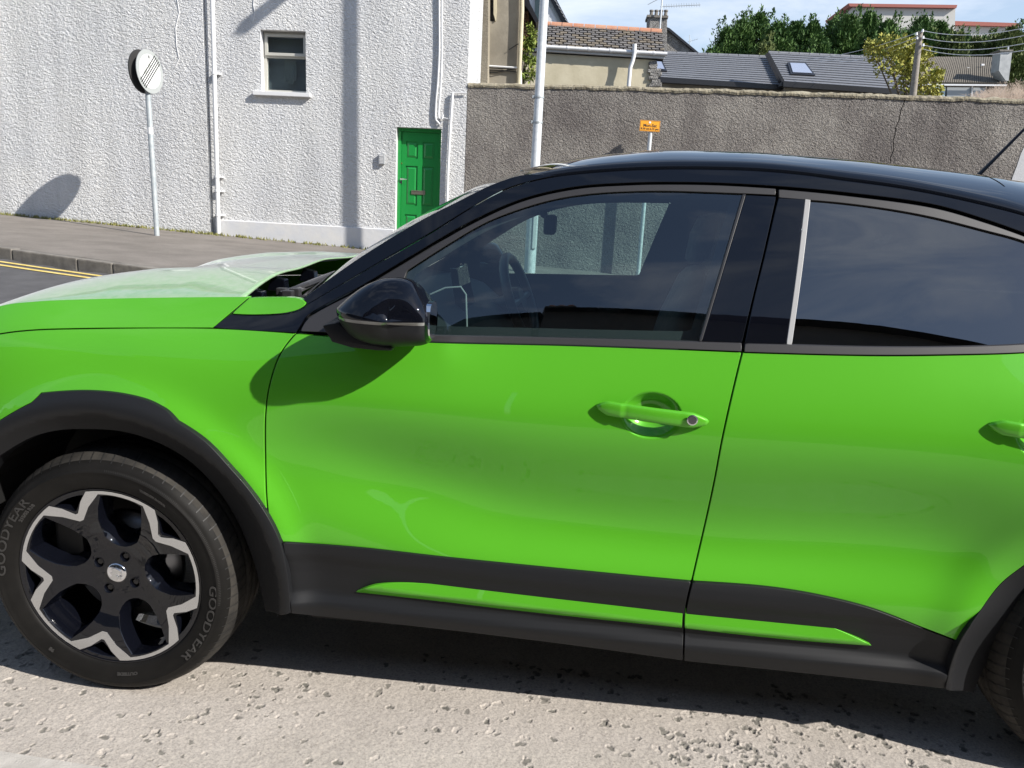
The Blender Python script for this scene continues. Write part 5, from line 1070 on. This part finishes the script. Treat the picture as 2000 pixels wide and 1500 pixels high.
mir = R_[:, ::-1].copy()[:, 1:]; mir[..., 1] = 2*YC-mir[..., 1]; RF = np.concatenate([R_, mir], 1)
roof = grid_obj('roof', RF[..., 0].T.copy(), RF[..., 1].T.copy(), RF[..., 2].T.copy(), mat('black_roof', (.004, .005, .008), .15, 0, 1.0, .0, coatr=.02), CAR)
IN = RF[:, 2:-2].copy(); IN[..., 2] -= .035; grid_obj('headlining', IN[..., 0].T.copy(), IN[..., 1].T.copy(), IN[..., 2].T.copy(), MT['liner'], roof)
# --- windscreen
we = onS(smooth_line(Wc, 14), .004); ey = S(we[:, 0], we[:, 1])+.004; q_ = np.linspace(0, 1, 31); G_ = []
for (x, z), y in zip(we, ey):
    u_ = np.sin(q_*math.pi/2); yy = y+(YC-y)*u_; bul = 1-(1-u_)**2.0
    hfac = np.clip((z-1.07)/.34, 0, 1); G_.append(np.stack([x-(.105-.02*hfac)*bul, yy, z+.012*bul*hfac], 1))
G_ = np.array(G_)
low = G_[:1].copy(); low[..., 0] -= .05; low[..., 2] -= .035; G_ = np.concatenate([low, G_]); top_ = G_[-1:].copy(); top_[..., 0] += .03; top_[..., 2] += .012; G_ = np.concatenate([G_, top_])
mir = G_[:, ::-1].copy()[:, 1:]; mir[..., 1] = 2*YC-mir[..., 1]; GF = np.concatenate([G_, mir], 1)
grid_obj('windscreen', GF[..., 0].T.copy(), GF[..., 1].T.copy(), GF[..., 2].T.copy(), MT['wscreen'], CAR)
# tailgate and ends (outside the picture)
tg = []
for t in np.linspace(0, 1, 8):
    yy = np.linspace(.31, 2*YC-.31, 13); tg.append(np.stack([3.14+.24*np.sin(t*1.5)+.03*np.sin((yy-.3)/1.19*math.pi), yy, 1.33-.93*t+0*yy], 1))
tg = np.array(tg); grid_obj('tailgate', tg[..., 0].T.copy(), tg[..., 1].T.copy(), tg[..., 2].T.copy(), MT['paint'], CAR)
tg = []
for t in np.linspace(0, 1, 6):
    zn = float(zc(-.90))+.004-(float(zc(-.90))-.26)*t; y0_ = float(S(-.90, zn)); yy = np.linspace(y0_, 2*YC-y0_, 17); tg.append(np.stack([-.898-.075*np.sin((yy-y0_)/(2*YC-2*y0_)*math.pi)**.6*(1+.3*math.sin(t*3.1)), yy, zn+0*yy], 1))
tg = np.array(tg); grid_obj('nose_panel', tg[..., 0].T.copy(), tg[..., 1].T.copy(), tg[..., 2].T.copy(), MT['gloss'], CAR)
# floor, engine bay, wheel housings
mb = MB(); mb.box((.5, .07, .235), (2.06, 1.72, .30)); mb.box((2.06, .42, .24), (3.1, 1.37, .32)); mb.box((-.85, .42, .22), (.5, 1.37, .30)); mb.box((-.70, .44, .3), (.42, 1.35, .82)); mb.box((2.1, .44, .32), (3.1, 1.35, .88)); mb.build('floor_pan', MT['dark'], CAR)
for wx in (0., 2.557):
    for sgn in (0, 1):
        n = 24; V = []; mb = MB()
        for k in range(n+1):
            a = math.radians(-12+204*k/n)
            for yy in (.035, .40):
                V.append((wx+.43*math.cos(a), yy if not sgn else 2*YC-yy, .335+.43*math.sin(a)))
        mb.add(V, [(2*k, 2*k+1, 2*k+3, 2*k+2) for k in range(n)])
        mb.build('wheel_housing', MT['dark'], CAR)
# cowl, brackets, wipers
mb = MB(); mb.hexa([(.16, .13, .93), (.62, .13, 1.02), (.62, 1.66, 1.02), (.16, 1.66, .93), (.16, .16, .955), (.50, .20, 1.055), (.42, 1.59, 1.055), (.16, 1.63, .955)]); CW = mb.build('cowl_tray', MT['cabin'], CAR)
for (u, v, y) in ((500, 571, .26), (545, 547, .48), (604, 531, .80)):
    p = PY(u, v, y); mb = MB(); mb.hexa([tuple(p+np.array(q)) for q in ((-.03, -.02, -.03), (.025, -.02, -.03), (.025, .02, -.03), (-.03, .02, -.03), (-.015, -.018, .012), (.022, -.018, .004), (.022, .018, .004), (-.015, .018, .012))]); mb.build('bonnet_bracket', MT['gloss'], CW, bevel=.003)
a_ = [PY(556, 578, .34), PY(585, 563, .42), PY(628, 544, .62), PY(655, 533, .85)]; mb = MB(); mb.tube([q+[0, 0, .0] for q in a_], [.013, .012, .010, .008], 8); mb.build('wiper_arm', mat('wiper_grey', (.10, .10, .105), .4), CW, smooth=True)
a_ = [PY(548, 574, .33), PY(600, 556, .45), PY(650, 536, .70)]; mb = MB(); mb.tube(a_, .008, 6); mb.build('wiper_blade', MT['satin'], CW)
for u, v, y in ((563, 574, .30), (577, 570, .33), (551, 569, .36)):
    p = PY(u, v, y); mb = MB(); mb.box(tuple(p-[.014, .012, .012]), tuple(p+[.014, .012, .010])); mb.build('cowl_clip', MT['satin'], CW, bevel=.003)
# --- wing mirror
mo = onS(closed([K((661, 598)), (690, 572), (722, 552), (752, 543), (785, 544), (808, 555), (828, 580), (842, 605), (846, 622), K((846, 640)), (843, 662), K((836, 673)), (800, 677), (755, 677), (715, 670), (688, 656), (669, 634), (660, 612)], 3), -.19)
# outline lies in a plane well outboard of the door
ym = -.060
mo = np.array([PY(u, v, ym)[[0, 2]] for u, v in closed([K((660, 600)), (690, 573), (722, 553), (752, 544), (785, 545), (806, 554), (828, 580), (842, 605), (846, 622), (846, 645), (840, 668), (825, 676), (795, 678), (755, 678), (715, 670), (688, 656), (669, 634), (660, 614)], 3)])
mo = resample(mo, .004)
mo = mo if area(mo) > 0 else mo[::-1]
cm_ = np.array([(mo[:, 0].min()*.42+mo[:, 0].max()*.58), mo[:, 1].mean()-.004]); rings = []
prof_ = [(y_*.64+.012, s_q) for y_, s_q in [(-.195, .02), (-.1945, .12), (-.192, .26), (-.187, .42), (-.178, .58), (-.166, .72), (-.150, .84), (-.130, .93), (-.112, .985), (-.100, 1.0), (-.080, 1.0), (-.055, .985), (-.03, .95), (-.005, .88), (.010, .78), (.014, .5), (.014, .05)]]
for y_, s in prof_:
    sr = np.where(mo[:, 0] > cm_[0], 1-(1-s)*.30, s); sz = s+(1-s)*.35*np.clip((mo[:, 0]-cm_[0])/.08, 0, 1)
    rings.append(np.stack([cm_[0]+(mo[:, 0]-cm_[0])*sr, y_+0*mo[:, 0]+(mo[:, 0]-cm_[0])*.12, cm_[1]+(mo[:, 1]-cm_[1])*sz], 1))
n = len(mo); V = np.concatenate(rings); F = [(i*n+k, i*n+(k+1) % n, (i+1)*n+(k+1) % n, (i+1)*n+k) for i in range(len(rings)-1) for k in range(n)]+[tuple(range(n))[::-1]]
WM = None
def cutmesh(V, F, planes):
    bm = bmesh.new(); vs = [bm.verts.new(tuple(v)) for v in V]
    for f in F:
        try: bm.faces.new([vs[i] for i in f])
        except Exception: pass
    bmesh.ops.recalc_face_normals(bm, faces=bm.faces)
    for co, no in planes: bmesh.ops.bisect_plane(bm, geom=bm.verts[:]+bm.edges[:]+bm.faces[:], plane_co=co, plane_no=no, clear_outer=True, dist=1e-6)
    me = bpy.data.meshes.new('m'); bm.to_mesh(me); bm.free(); me.polygons.foreach_set('use_smooth', [True]*len(me.polygons)); return me
zs1 = PY(750, 629, -.12)[2]; zs2 = PY(750, 635, -.12)[2]; tl = (-.03, 0, 1)
xr_ = PY(835, 620, ym)[0]
def mobj(name, me, material, par): me.materials.append(material); me.name = name; o = bpy.data.objects.new(name, me); link(o, par); return o
WM = mobj('wing_mirror', cutmesh(V, F, [((0, 0, zs1), (0, 0, -1)), ((xr_, 0, 0), (1, 0, 0))]), MT['gloss'], CAR); WM.matrix_parent_inverse = Matrix.Translation(-Vector(CAR.location))
sc_ = lambda k: [(cm_[0]+(v[0]-cm_[0])*k, v[1]*1.0+(1-k)*-.06, cm_[1]+(v[2]-cm_[1])*k) for v in V]
mobj('indicator_lens', cutmesh(sc_(.985), F, [((0, 0, zs1), (0, 0, 1)), ((0, 0, zs2), (0, 0, -1)), ((xr_, 0, 0), (1, 0, 0))]), MT['lamp'], WM)
mobj('mirror_base_shell', cutmesh(sc_(.995), F, [((0, 0, zs2), (0, 0, 1)), ((xr_, 0, 0), (1, 0, 0))]), MT['clad'], WM)
mobj('mirror_rim', cutmesh(sc_(.99), F, [((xr_, 0, 0), (-1, 0, 0)), ((xr_+.008, 0, 0), (1, 0, 0))]), MT['gloss'], WM)
# reflecting glass set in the rear face
gy = np.linspace(-.165, -.012, 12); xg = mo[:, 0].max()+.003
gp = []
for k in range(28): a = 2*math.pi*k/28; sq = lambda v, p: math.copysign(abs(v)**p, v); gp.append((xr_+.009, -.036+.046*sq(math.cos(a), .7), cm_[1]-.002+.042*sq(math.sin(a), .7)))
mb = MB(); mb.prism(gp, (-.012, 0, 0)); mb.build('mirror_glass', MT['mirror'], WM)
# arm
arm = [PY(u, v, -.02) for u, v in ((633, 628), (662, 622), (700, 650), (765, 668), (768, 677), (735, 676), (690, 671), (652, 660))]
mb = MB(); q0 = [np.array([p[0], float(S(p[0], p[2]))+.02, p[2]]) for p in arm]; q1 = [np.array([p[0]+.012, -.075, p[2]]) for p in arm]; k_ = len(arm)
mb.add(q0+q1, [(i, (i+1) % k_, (i+1) % k_+k_, i+k_) for i in range(k_)]+[tuple(range(k_, 2*k_))]); mb.build('mirror_arm', MT['clad'], WM, bevel=.006, smooth=True)
# --- aerial on the roof
ab = PY(1898, 350, YC); mb = MB(); mb.hexa([(ab[0]-.045, YC-.02, ab[2]-.035), (ab[0]+.03, YC-.02, ab[2]-.04), (ab[0]+.03, YC+.02, ab[2]-.04), (ab[0]-.045, YC+.02, ab[2]-.035), (ab[0]-.004, YC-.011, ab[2]+.006), (ab[0]+.024, YC-.011, ab[2]+.012), (ab[0]+.024, YC+.011, ab[2]+.012), (ab[0]-.004, YC+.011, ab[2]+.006)]); AN = mb.build('roof_aerial', MT['satin'], CAR, bevel=.006)
a0 = np.array([ab[0]+.008, YC, ab[2]+.0]); a1 = PY(2000, 253, YC); mb = MB(); mb.tube([a0, a0+(a1-a0)*.45, a0+(a1-a0)*1.35], [.0075, .0055, .0035], 8); mb.build('aerial_rod', MT['gloss'], AN, smooth=True)
# --- cabin
def loft(secs, name, material, par, n=20, p=.6):
    """superellipse sections: (centre, half width y, half thickness, direction angle in xz)"""
    V = []
    for c, hy, ht, an in secs:
        d = np.array([math.cos(an), 0, math.sin(an)])
        for k in range(n):
            a = 2*math.pi*k/n; sq = lambda v: math.copysign(abs(v)**p, v); V.append(np.array(c)+np.array([0, hy*sq(math.cos(a)), 0])+d*ht*sq(math.sin(a)))
    F = [(i*n+k, i*n+(k+1) % n, (i+1)*n+(k+1) % n, (i+1)*n+k) for i in range(len(secs)-1) for k in range(n)]+[tuple(range(n))[::-1], tuple((len(secs)-1)*n+k for k in range(n))]
    o = mesh_obj(name, V, F, material, par, smooth=True)
    bm = bmesh.new(); bm.from_mesh(o.data); bmesh.ops.recalc_face_normals(bm, faces=bm.faces); bm.to_mesh(o.data); bm.free(); return o
for yy in (.50, 1.30):
    st_ = loft([((1.45-.0, yy, .52), .25, .07, .3), ((1.50, yy, .72), .255, .06, .3), ((1.55, yy, .95), .24, .055, .3), ((1.59, yy, 1.10), .17, .04, .3), ((1.60, yy, 1.13), .10, .03, .3)], 'front_seat', MT['seat'], CAR)
    loft([((1.0, yy, .50), .24, .06, 1.3), ((1.2, yy, .50), .25, .08, 1.5), ((1.45, yy, .48), .25, .09, 1.6)], 'seat_cushion', MT['seat'], st_)
    loft([((1.60, yy, 1.15), .07, .02, .3), ((1.605, yy, 1.17), .12, .04, .3), ((1.62, yy, 1.27), .125, .045, .3), ((1.63, yy, 1.33), .09, .03, .3)], 'headrest', MT['seat'], st_)
loft([((2.35, YC, .55), .62, .07, .3), ((2.47, YC, .85), .62, .07, .3), ((2.55, YC, 1.08), .58, .05, .3)], 'rear_seat', MT['seat'], CAR)
loft([((.50, YC, .98), .72, .04, 1.5), ((.62, YC, .97), .75, .075, 1.5), ((.74, YC, .93), .76, .08, 1.4), ((.84, YC, .84), .76, .08, 1.1), ((.90, YC, .74), .74, .07, .6)], 'dashboard', MT['cabin'], CAR, n=32, p=.35)
DB = [o for o in CAR.children if o.name.startswith('dashboard')][0]
p = PY(920, 560, .88); mb = MB(); mb.hexa([tuple(p+np.array(q)) for q in ((-.03, -.13, -.07), (.0, -.13, -.07), (.0, .13, -.07), (-.03, .13, -.07), (-.055, -.13, .07), (-.035, -.13, .07), (-.035, .13, .07), (-.055, .13, .07))]); mb.build('display_screen', MT['gloss'], DB, bevel=.005)
vs_ = [PY(u, v, .16) for u, v in ((840, 575), (870, 562), (900, 560), (910, 575), (912, 640))]; mb = MB(); mb.tube(vs_, .0022, 6); mb.build('air_vent_rim', MT['lightplastic'], DB, smooth=True)
sw = PY(1016, 585, 1.33); nx_ = np.array([.93, -.12, .36]); nx_ /= np.linalg.norm(nx_); e1 = np.cross(nx_, [0, 1, 0]); e1 /= np.linalg.norm(e1); e2 = np.cross(nx_, e1); n = 40; V = []
for i in range(n):
    a = 2*math.pi*i/n; rd = e1*math.cos(a)+e2*math.sin(a)
    for j in range(10): b = 2*math.pi*j/10; V.append(sw+rd*(.176+.019*math.cos(b))+nx_*.019*math.sin(b))
F = [(i*10+j, i*10+(j+1) % 10, ((i+1) % n)*10+(j+1) % 10, ((i+1) % n)*10+j) for i in range(n) for j in range(10)]; SWo = mesh_obj('steering_wheel', V, F, mat('wheel_leather', (.07, .075, .08), .4), CAR, smooth=True)
mb = MB(); mb.tube([sw-nx_*.03, sw+nx_*.012], [.06, .05], 20); mb.tube([sw, sw+e2*.165], .014, 8); mb.tube([sw, sw-e2*.165], .014, 8); mb.tube([sw-nx_*.02, sw-nx_*.22], .035, 12); mb.build('wheel_hub', MT['satin'], SWo, smooth=True)
p = PY(1077, 438, .90); mb = MB(); mb.box(tuple(p-[.022, .11, .032]), tuple(p+[.016, .11, .030])); mb.tube([p+[-.02, 0, .02], p+[-.06, 0, .09]], .012, 8); mb.build('rear_view_mirror', MT['cabin'], CAR, bevel=.01)
# --- wheels
def ringpt(r, deg, y): a = math.radians(deg); return (r*math.cos(a), y, r*math.sin(a))
def lathe(prof, n=96):
    V = [ringpt(r, 360*k/n, y) for r, y in prof for k in range(n)]; F = [(i*n+k, (i+1)*n+k, (i+1)*n+(k+1) % n, i*n+(k+1) % n) for i in range(len(prof)-1) for k in range(n)]; return V, F
def fy(r): return np.interp(r, [0, .03, .07, .12, .165, .20, .246], [.030, .030, .030, .022, .010, .004, .0005])
def make_wheel():
    ROT = 7.
    mk = lambda name, V, F, m_, par=None, smooth=True: mesh_obj(name, V, F, m_, par, smooth)
    # spokes: disc with 5 windows and 5 small gaps
    outer = np.array([(.2475*math.cos(a), .2475*math.sin(a)) for a in np.linspace(0, 2*math.pi, 121)[:-1]])
    def pol(L_): return np.array([(r*math.cos(math.radians(d)), r*math.sin(math.radians(d))) for r, d in L_])
    holes = []; 
    for k in range(5):
        c = ROT+72*k
        w_ = [(.232, c-14), (.2345, c-9), (.235, c-4), (.235, c), (.235, c+4), (.2345, c+9), (.232, c+14), (.195, c+18), (.160, c+21.5), (.128, c+23.5), (.108, c+22), (.090, c+15), (.083, c+6), (.082, c-2), (.085, c-10), (.098, c-19), (.118, c-24), (.135, c-23.5), (.165, c-21.5), (.195, c-18)]
        holes.append(dedupe(resample(pol(w_), .008)))
        v = c+36; g_ = [(.2385, v-11), (.240, v-6), (.2405, v), (.240, v+6), (.2385, v+11), (.2185, v+6.0), (.201, v+1.0), (.201, v-1.0), (.2185, v-6.0)]; holes.append(dedupe(resample(pol(g_), .008)))
    nbig = len(holes)
    for k in range(4):
        b_ = 62+90*k; holes.append(np.array([(.055*math.cos(math.radians(b_))+.0138*math.cos(t), .055*math.sin(math.radians(b_))+.0138*math.sin(t)) for t in np.linspace(0, 2*math.pi, 19)[:-1]]))
    holes = [h if area(h) > 0 else h[::-1] for h in holes]
    W, F = cdt(outer, holes, .009); rr = np.hypot(W[:, 0], W[:, 1]); 
    V = [np.stack([W[:, 0], fy(rr), W[:, 1]], 1)]; FF = [tuple(f) for f in F]; base = len(W)
    for hi, h in enumerate(holes):
        ring = h; k = len(ring); m_, kk_ = vnorm(ring); big = hi % 2 == 0 and hi < nbig; cen = ring.mean(0)
        r_ = np.hypot(ring[:, 0], ring[:, 1]); y0 = fy(r_)
        L0 = np.stack([ring[:, 0], y0, ring[:, 1]], 1); ins1 = ring-m_*.0022; ins2 = ring-m_*((.006+.019*np.clip((.15-r_)/.04, 0, 1))[:, None] if big else .003); ins3 = ins2-m_*.003
        L1 = np.stack([ins1[:, 0], y0+.003, ins1[:, 1]], 1); L2 = np.stack([ins2[:, 0], np.where(r_ < .21, y0+.034, y0+.02), ins2[:, 1]], 1); L3 = np.stack([ins3[:, 0], y0+.055, ins3[:, 1]], 1)
        V += [L0, L1, L2, L3]
        for q in range(3):
            b0 = base+q*k; b1 = b0+k
            for i in range(k): j = (i+1) % k; FF.append((b0+i, b0+j, b1+j, b1+i))
        base += 4*k
    o = mk('wheel', np.concatenate(V), FF, MT['gloss'])
    o.data.set_sharp_from_angle(angle=math.radians(35))
    # wheel barrel
    V, F = lathe([(.2475, .0005), (.252, -.003), (.254, -.001), (.2545, .006), (.246, .014), (.235, .03), (.222, .08), (.222, .19), (.245, .205)]); mk('rim_barrel', V, F, MT['gloss'], o)
    # machined band: five pointed zigzag ring
    out_, in_ = [], []
    for k in range(5):
        c = ROT+72*k
        out_ += [(.2465, c+d) for d in (-22.5, -18, -12, -6, 0, 6, 12, 18, 22.5)]+[(.222, c+28.5), (.193, c+34.8), (.193, c+37.2), (.222, c+43.5)]
        in_ += [(.2375, c+d) for d in (-15, -10, -5, 0, 5, 10, 15)]+[(.203, c+24.5), (.171, c+34), (.171, c+38), (.203, c+47.5)]
    po = pol(out_); pi_ = pol(in_); W, F = cdt(po, [pi_ if area(pi_) > 0 else pi_[::-1]], .01); rr = np.hypot(W[:, 0], W[:, 1]); V = [np.stack([W[:, 0], fy(rr)-.0016, W[:, 1]], 1)]; FF = [tuple(f) for f in F]; base = len(W)
    for ring in (po, pi_[::-1]):
        k = len(ring); r_ = np.hypot(ring[:, 0], ring[:, 1]); L0 = np.stack([ring[:, 0], fy(r_)-.0016, ring[:, 1]], 1); L1 = L0+np.array([0, .004, 0]); V += [L0, L1]
        for i in range(k): j = (i+1) % k; FF.append((base+i, base+k+i, base+k+j, base+j))
        base += 2*k
    mk('machined_face', np.concatenate(V), FF, MT['silver'], o, smooth=False)
    # hub cap with emblem
    V, F = lathe([(.0005, .0225), (.012, .0228), (.0225, .0245), (.0265, .0265), (.0285, .029), (.0290, .034)], 40); hc = mk('hub_cap', V, F, MT['chrome'], o)
    for poly in ([(-.016, -.012), (-.008, -.017), (.006, -.016), (.010, -.008), (.004, -.002), (.012, .004), (.010, .013), (.002, .018), (-.010, .014), (-.006, .006), (-.014, .002), (-.006, -.004)], [(.006, .016), (.016, .010), (.019, .0), (.012, .002)], [(.012, -.004), (.018, -.006), (.014, -.014), (.010, -.012)]):
        mb = MB(); mb.prism([(a, .0205, b) for a, b in poly], (0, .004, 0)); mb.build('emblem', MT['silver'], hc, bevel=.0006)
    for k in range(5 if False else 4):
        a = 62+90*k; c = np.array(ringpt(.055, a, 0)); V, F = lathe([(.0155, .0292), (.0142, .0285), (.0132, .031), (.0128, .055), (.001, .055)], 24); mk('bolt_recess', [np.array(v)+c for v in V], F, MT['gloss'], hc)
        mb = MB(); mb.tube([c+[0, .036, 0], c+[0, .054, 0]], .008, 6); mb.build('wheel_bolt', MT['gloss'], hc)
    V, F = lathe([(.07, .085), (.155, .085), (.155, .105), (.05, .105)], 64); mk('brake_disc', V, F, MT['disc'], o)
    V, F = lathe([(.05, .05), (.075, .055), (.078, .10)], 40); mk('hub', V, F, MT['disc'], o)
    mb = MB(); mb.box((-.19, .06, .02), (-.11, .14, .15)); mb.build('brake_caliper', MT['clad'], o, bevel=.01)
    # tyre
    tp = [(.246, .020), (.2545, -.002), (.2575, -.006), (.263, -.0085), (.275, -.0135), (.290, -.017), (.300, -.0178), (.3025, -.0195), (.3050, -.0195), (.3065, -.0165), (.315, -.0135), (.324, -.0065), (.331, .003), (.3375, .014), (.342, .026), (.345, .040), (.3472, .060), (.3476, .0635), (.3405, .065), (.3405, .0715), (.3478, .073), (.3485, .100), (.3485, .103), (.3415, .1045), (.3415, .111), (.3485, .1125), (.3478, .145), (.3405, .147), (.3405, .153), (.3474, .155), (.344, .18), (.335, .203), (.31, .225), (.27, .225), (.246, .200)]
    V, F = lathe(tp, 144); ty = mk('tyre', V, F, [MT['tyre'], MT['tread']], o)
    n = 144; mi = np.zeros(len(F), int); i0, i1 = 12, len(tp)-5
    for i in range(i0, i1): mi[i*n:(i+1)*n] = 1
    ty.data.polygons.foreach_set('material_index', mi)
    # shoulder cuts: narrow dark recesses with raised edges
    mb = MB()
    for k in range(72):
        a = 5*k; P = [(ringpt(r, a+da, y)) for r, y, da in ((.3255, -.006, 0), (.3345, .0075, .3), (.3415, .022, .8), (.3465, .042, 1.6), (.3478, .058, 2.3))]
        V = []; 
        for (x, y, z) in P:
            rr_ = math.hypot(x, z); t_ = np.array([-z/rr_, 0, x/rr_])*.0014; r3 = np.array([x/rr_, -.25, z/rr_])*.0007; V += [np.array([x, y, z])-t_+r3, np.array([x, y, z])+t_+r3]
        mb.add(V, [(2*i, 2*i+2, 2*i+3, 2*i+1) for i in range(len(P)-1)])
    tag(mb.build('shoulder_cuts', MT['black'], ty), kind='stuff')
    mb = MB()
    for k in range(60):
        a = 6*k; 
        for y0_, y1_ in ((.075, .098), (.116, .142)):
            V = [];
            for y_, da in ((y0_, 0), (y1_, 2.)): 
                x, _, z = ringpt(.3491, a+da, y_); t_ = np.array([-z, 0, x])/.3491*.0013; V += [np.array([x, y_, z])-t_, np.array([x, y_, z])+t_]
            mb.add(V, [(0, 2, 3, 1)])
    tag(mb.build('tread_cuts', MT['black'], ty), kind='stuff')
    # raised lettering, bent round the sidewall
    def sidewall(txt, size, rc, mid, flip=False, ext=.0006, bold=.0006, mt=MT['letter'], adv=1.0, name='sidewall_lettering'):
        V, F = text_mesh(txt, size, ext, bold); 
        out = []
        for x, y, z in V:
            r = rc+(y if not flip else -y); a = math.radians(mid)-(x*adv if not flip else -x*adv)/rc
            yy = np.interp(r, [.2575, .263, .275, .290, .300, .315, .324], [-.006, -.0085, -.0135, -.017, -.0178, -.0135, -.0065]); out.append((r*math.cos(a), yy-.0006-z-ext, r*math.sin(a)))
        return mesh_obj(name, out, F, mt, ty)
    sidewall('GOODYEAR', .032, .2915, 158, adv=1.42, bold=.0003); sidewall('GOODYEAR', .032, .2915, -22, adv=1.42, bold=.0003)
    sidewall('OUTSIDE', .011, .278, 278, mt=MT['letter'], adv=1.3); sidewall('215/55 R18', .011, .272, 140, adv=1.3); sidewall('TUBELESS RADIAL', .008, .284, 60, adv=1.2); sidewall('98', .012, .281, 232, adv=1.2)
    # fine serrated bands
    mb = MB()
    for a0_, a1_ in ((48, 88), (-8, 40), (205, 232)):
        for j in range(int((a1_-a0_)/.9)):
            a = a0_+j*.9; x0, y0_, z0 = ringpt(.307, a, -.0172); x1, y1_, z1 = ringpt(.312, a+.2, -.0152); t_ = np.array([-z0, 0, x0])/.307*.0007
            mb.add([np.array([x0, y0_, z0])-t_, np.array([x0, y0_, z0])+t_, np.array([x1, y1_, z1])+t_, np.array([x1, y1_, z1])-t_], [(0, 1, 2, 3)])
    tag(mb.build('serrations', MT['letter'], ty), kind='stuff')
    return o
W0 = make_wheel()
W0.parent = CAR; W0.matrix_parent_inverse = Matrix.Translation(-Vector(CAR.location)); W0.location = (-.013, .007, .3345); W0.scale = (.972, .99, .972)
W1 = copy_tree(W0, CAR); W1.location = (2.557, .008, .3355); W1.rotation_euler = (0, math.radians(-31), 0)
W2 = copy_tree(W0, CAR); W2.location = (0, 2*YC, .3355); W2.rotation_euler = (0, 0, math.pi)
W3 = copy_tree(W0, CAR); W3.location = (2.557, 2*YC, .3355); W3.rotation_euler = (0, 0, math.pi)
# --- the far side of the car: mirrored copies of the flank parts
bpy.context.view_layer.update()
for o in list(CAR.children):
    if o.name.split('.')[0] in ('front_door', 'rear_door', 'front_wing', 'roof_pillar', 'windscreen_pillar', 'window_trim', 'waist_trim', 'wheel_arch_trim', 'rear_wing', 'rear_bumper', 'front_bumper', 'rear_quarter_panel', 'inner_lining', 'wing_mirror', 'bonnet_corner'):
        c = copy_tree(o, CAR); c.scale = (1, -1, 1); c.location = (0, 2*YC, 0)
bs = BN.copy(); COL.objects.link(bs); bs.name = 'bonnet_side'; bs.scale = (1, -1, 1); bs.location = (0, 2*YC, 0)
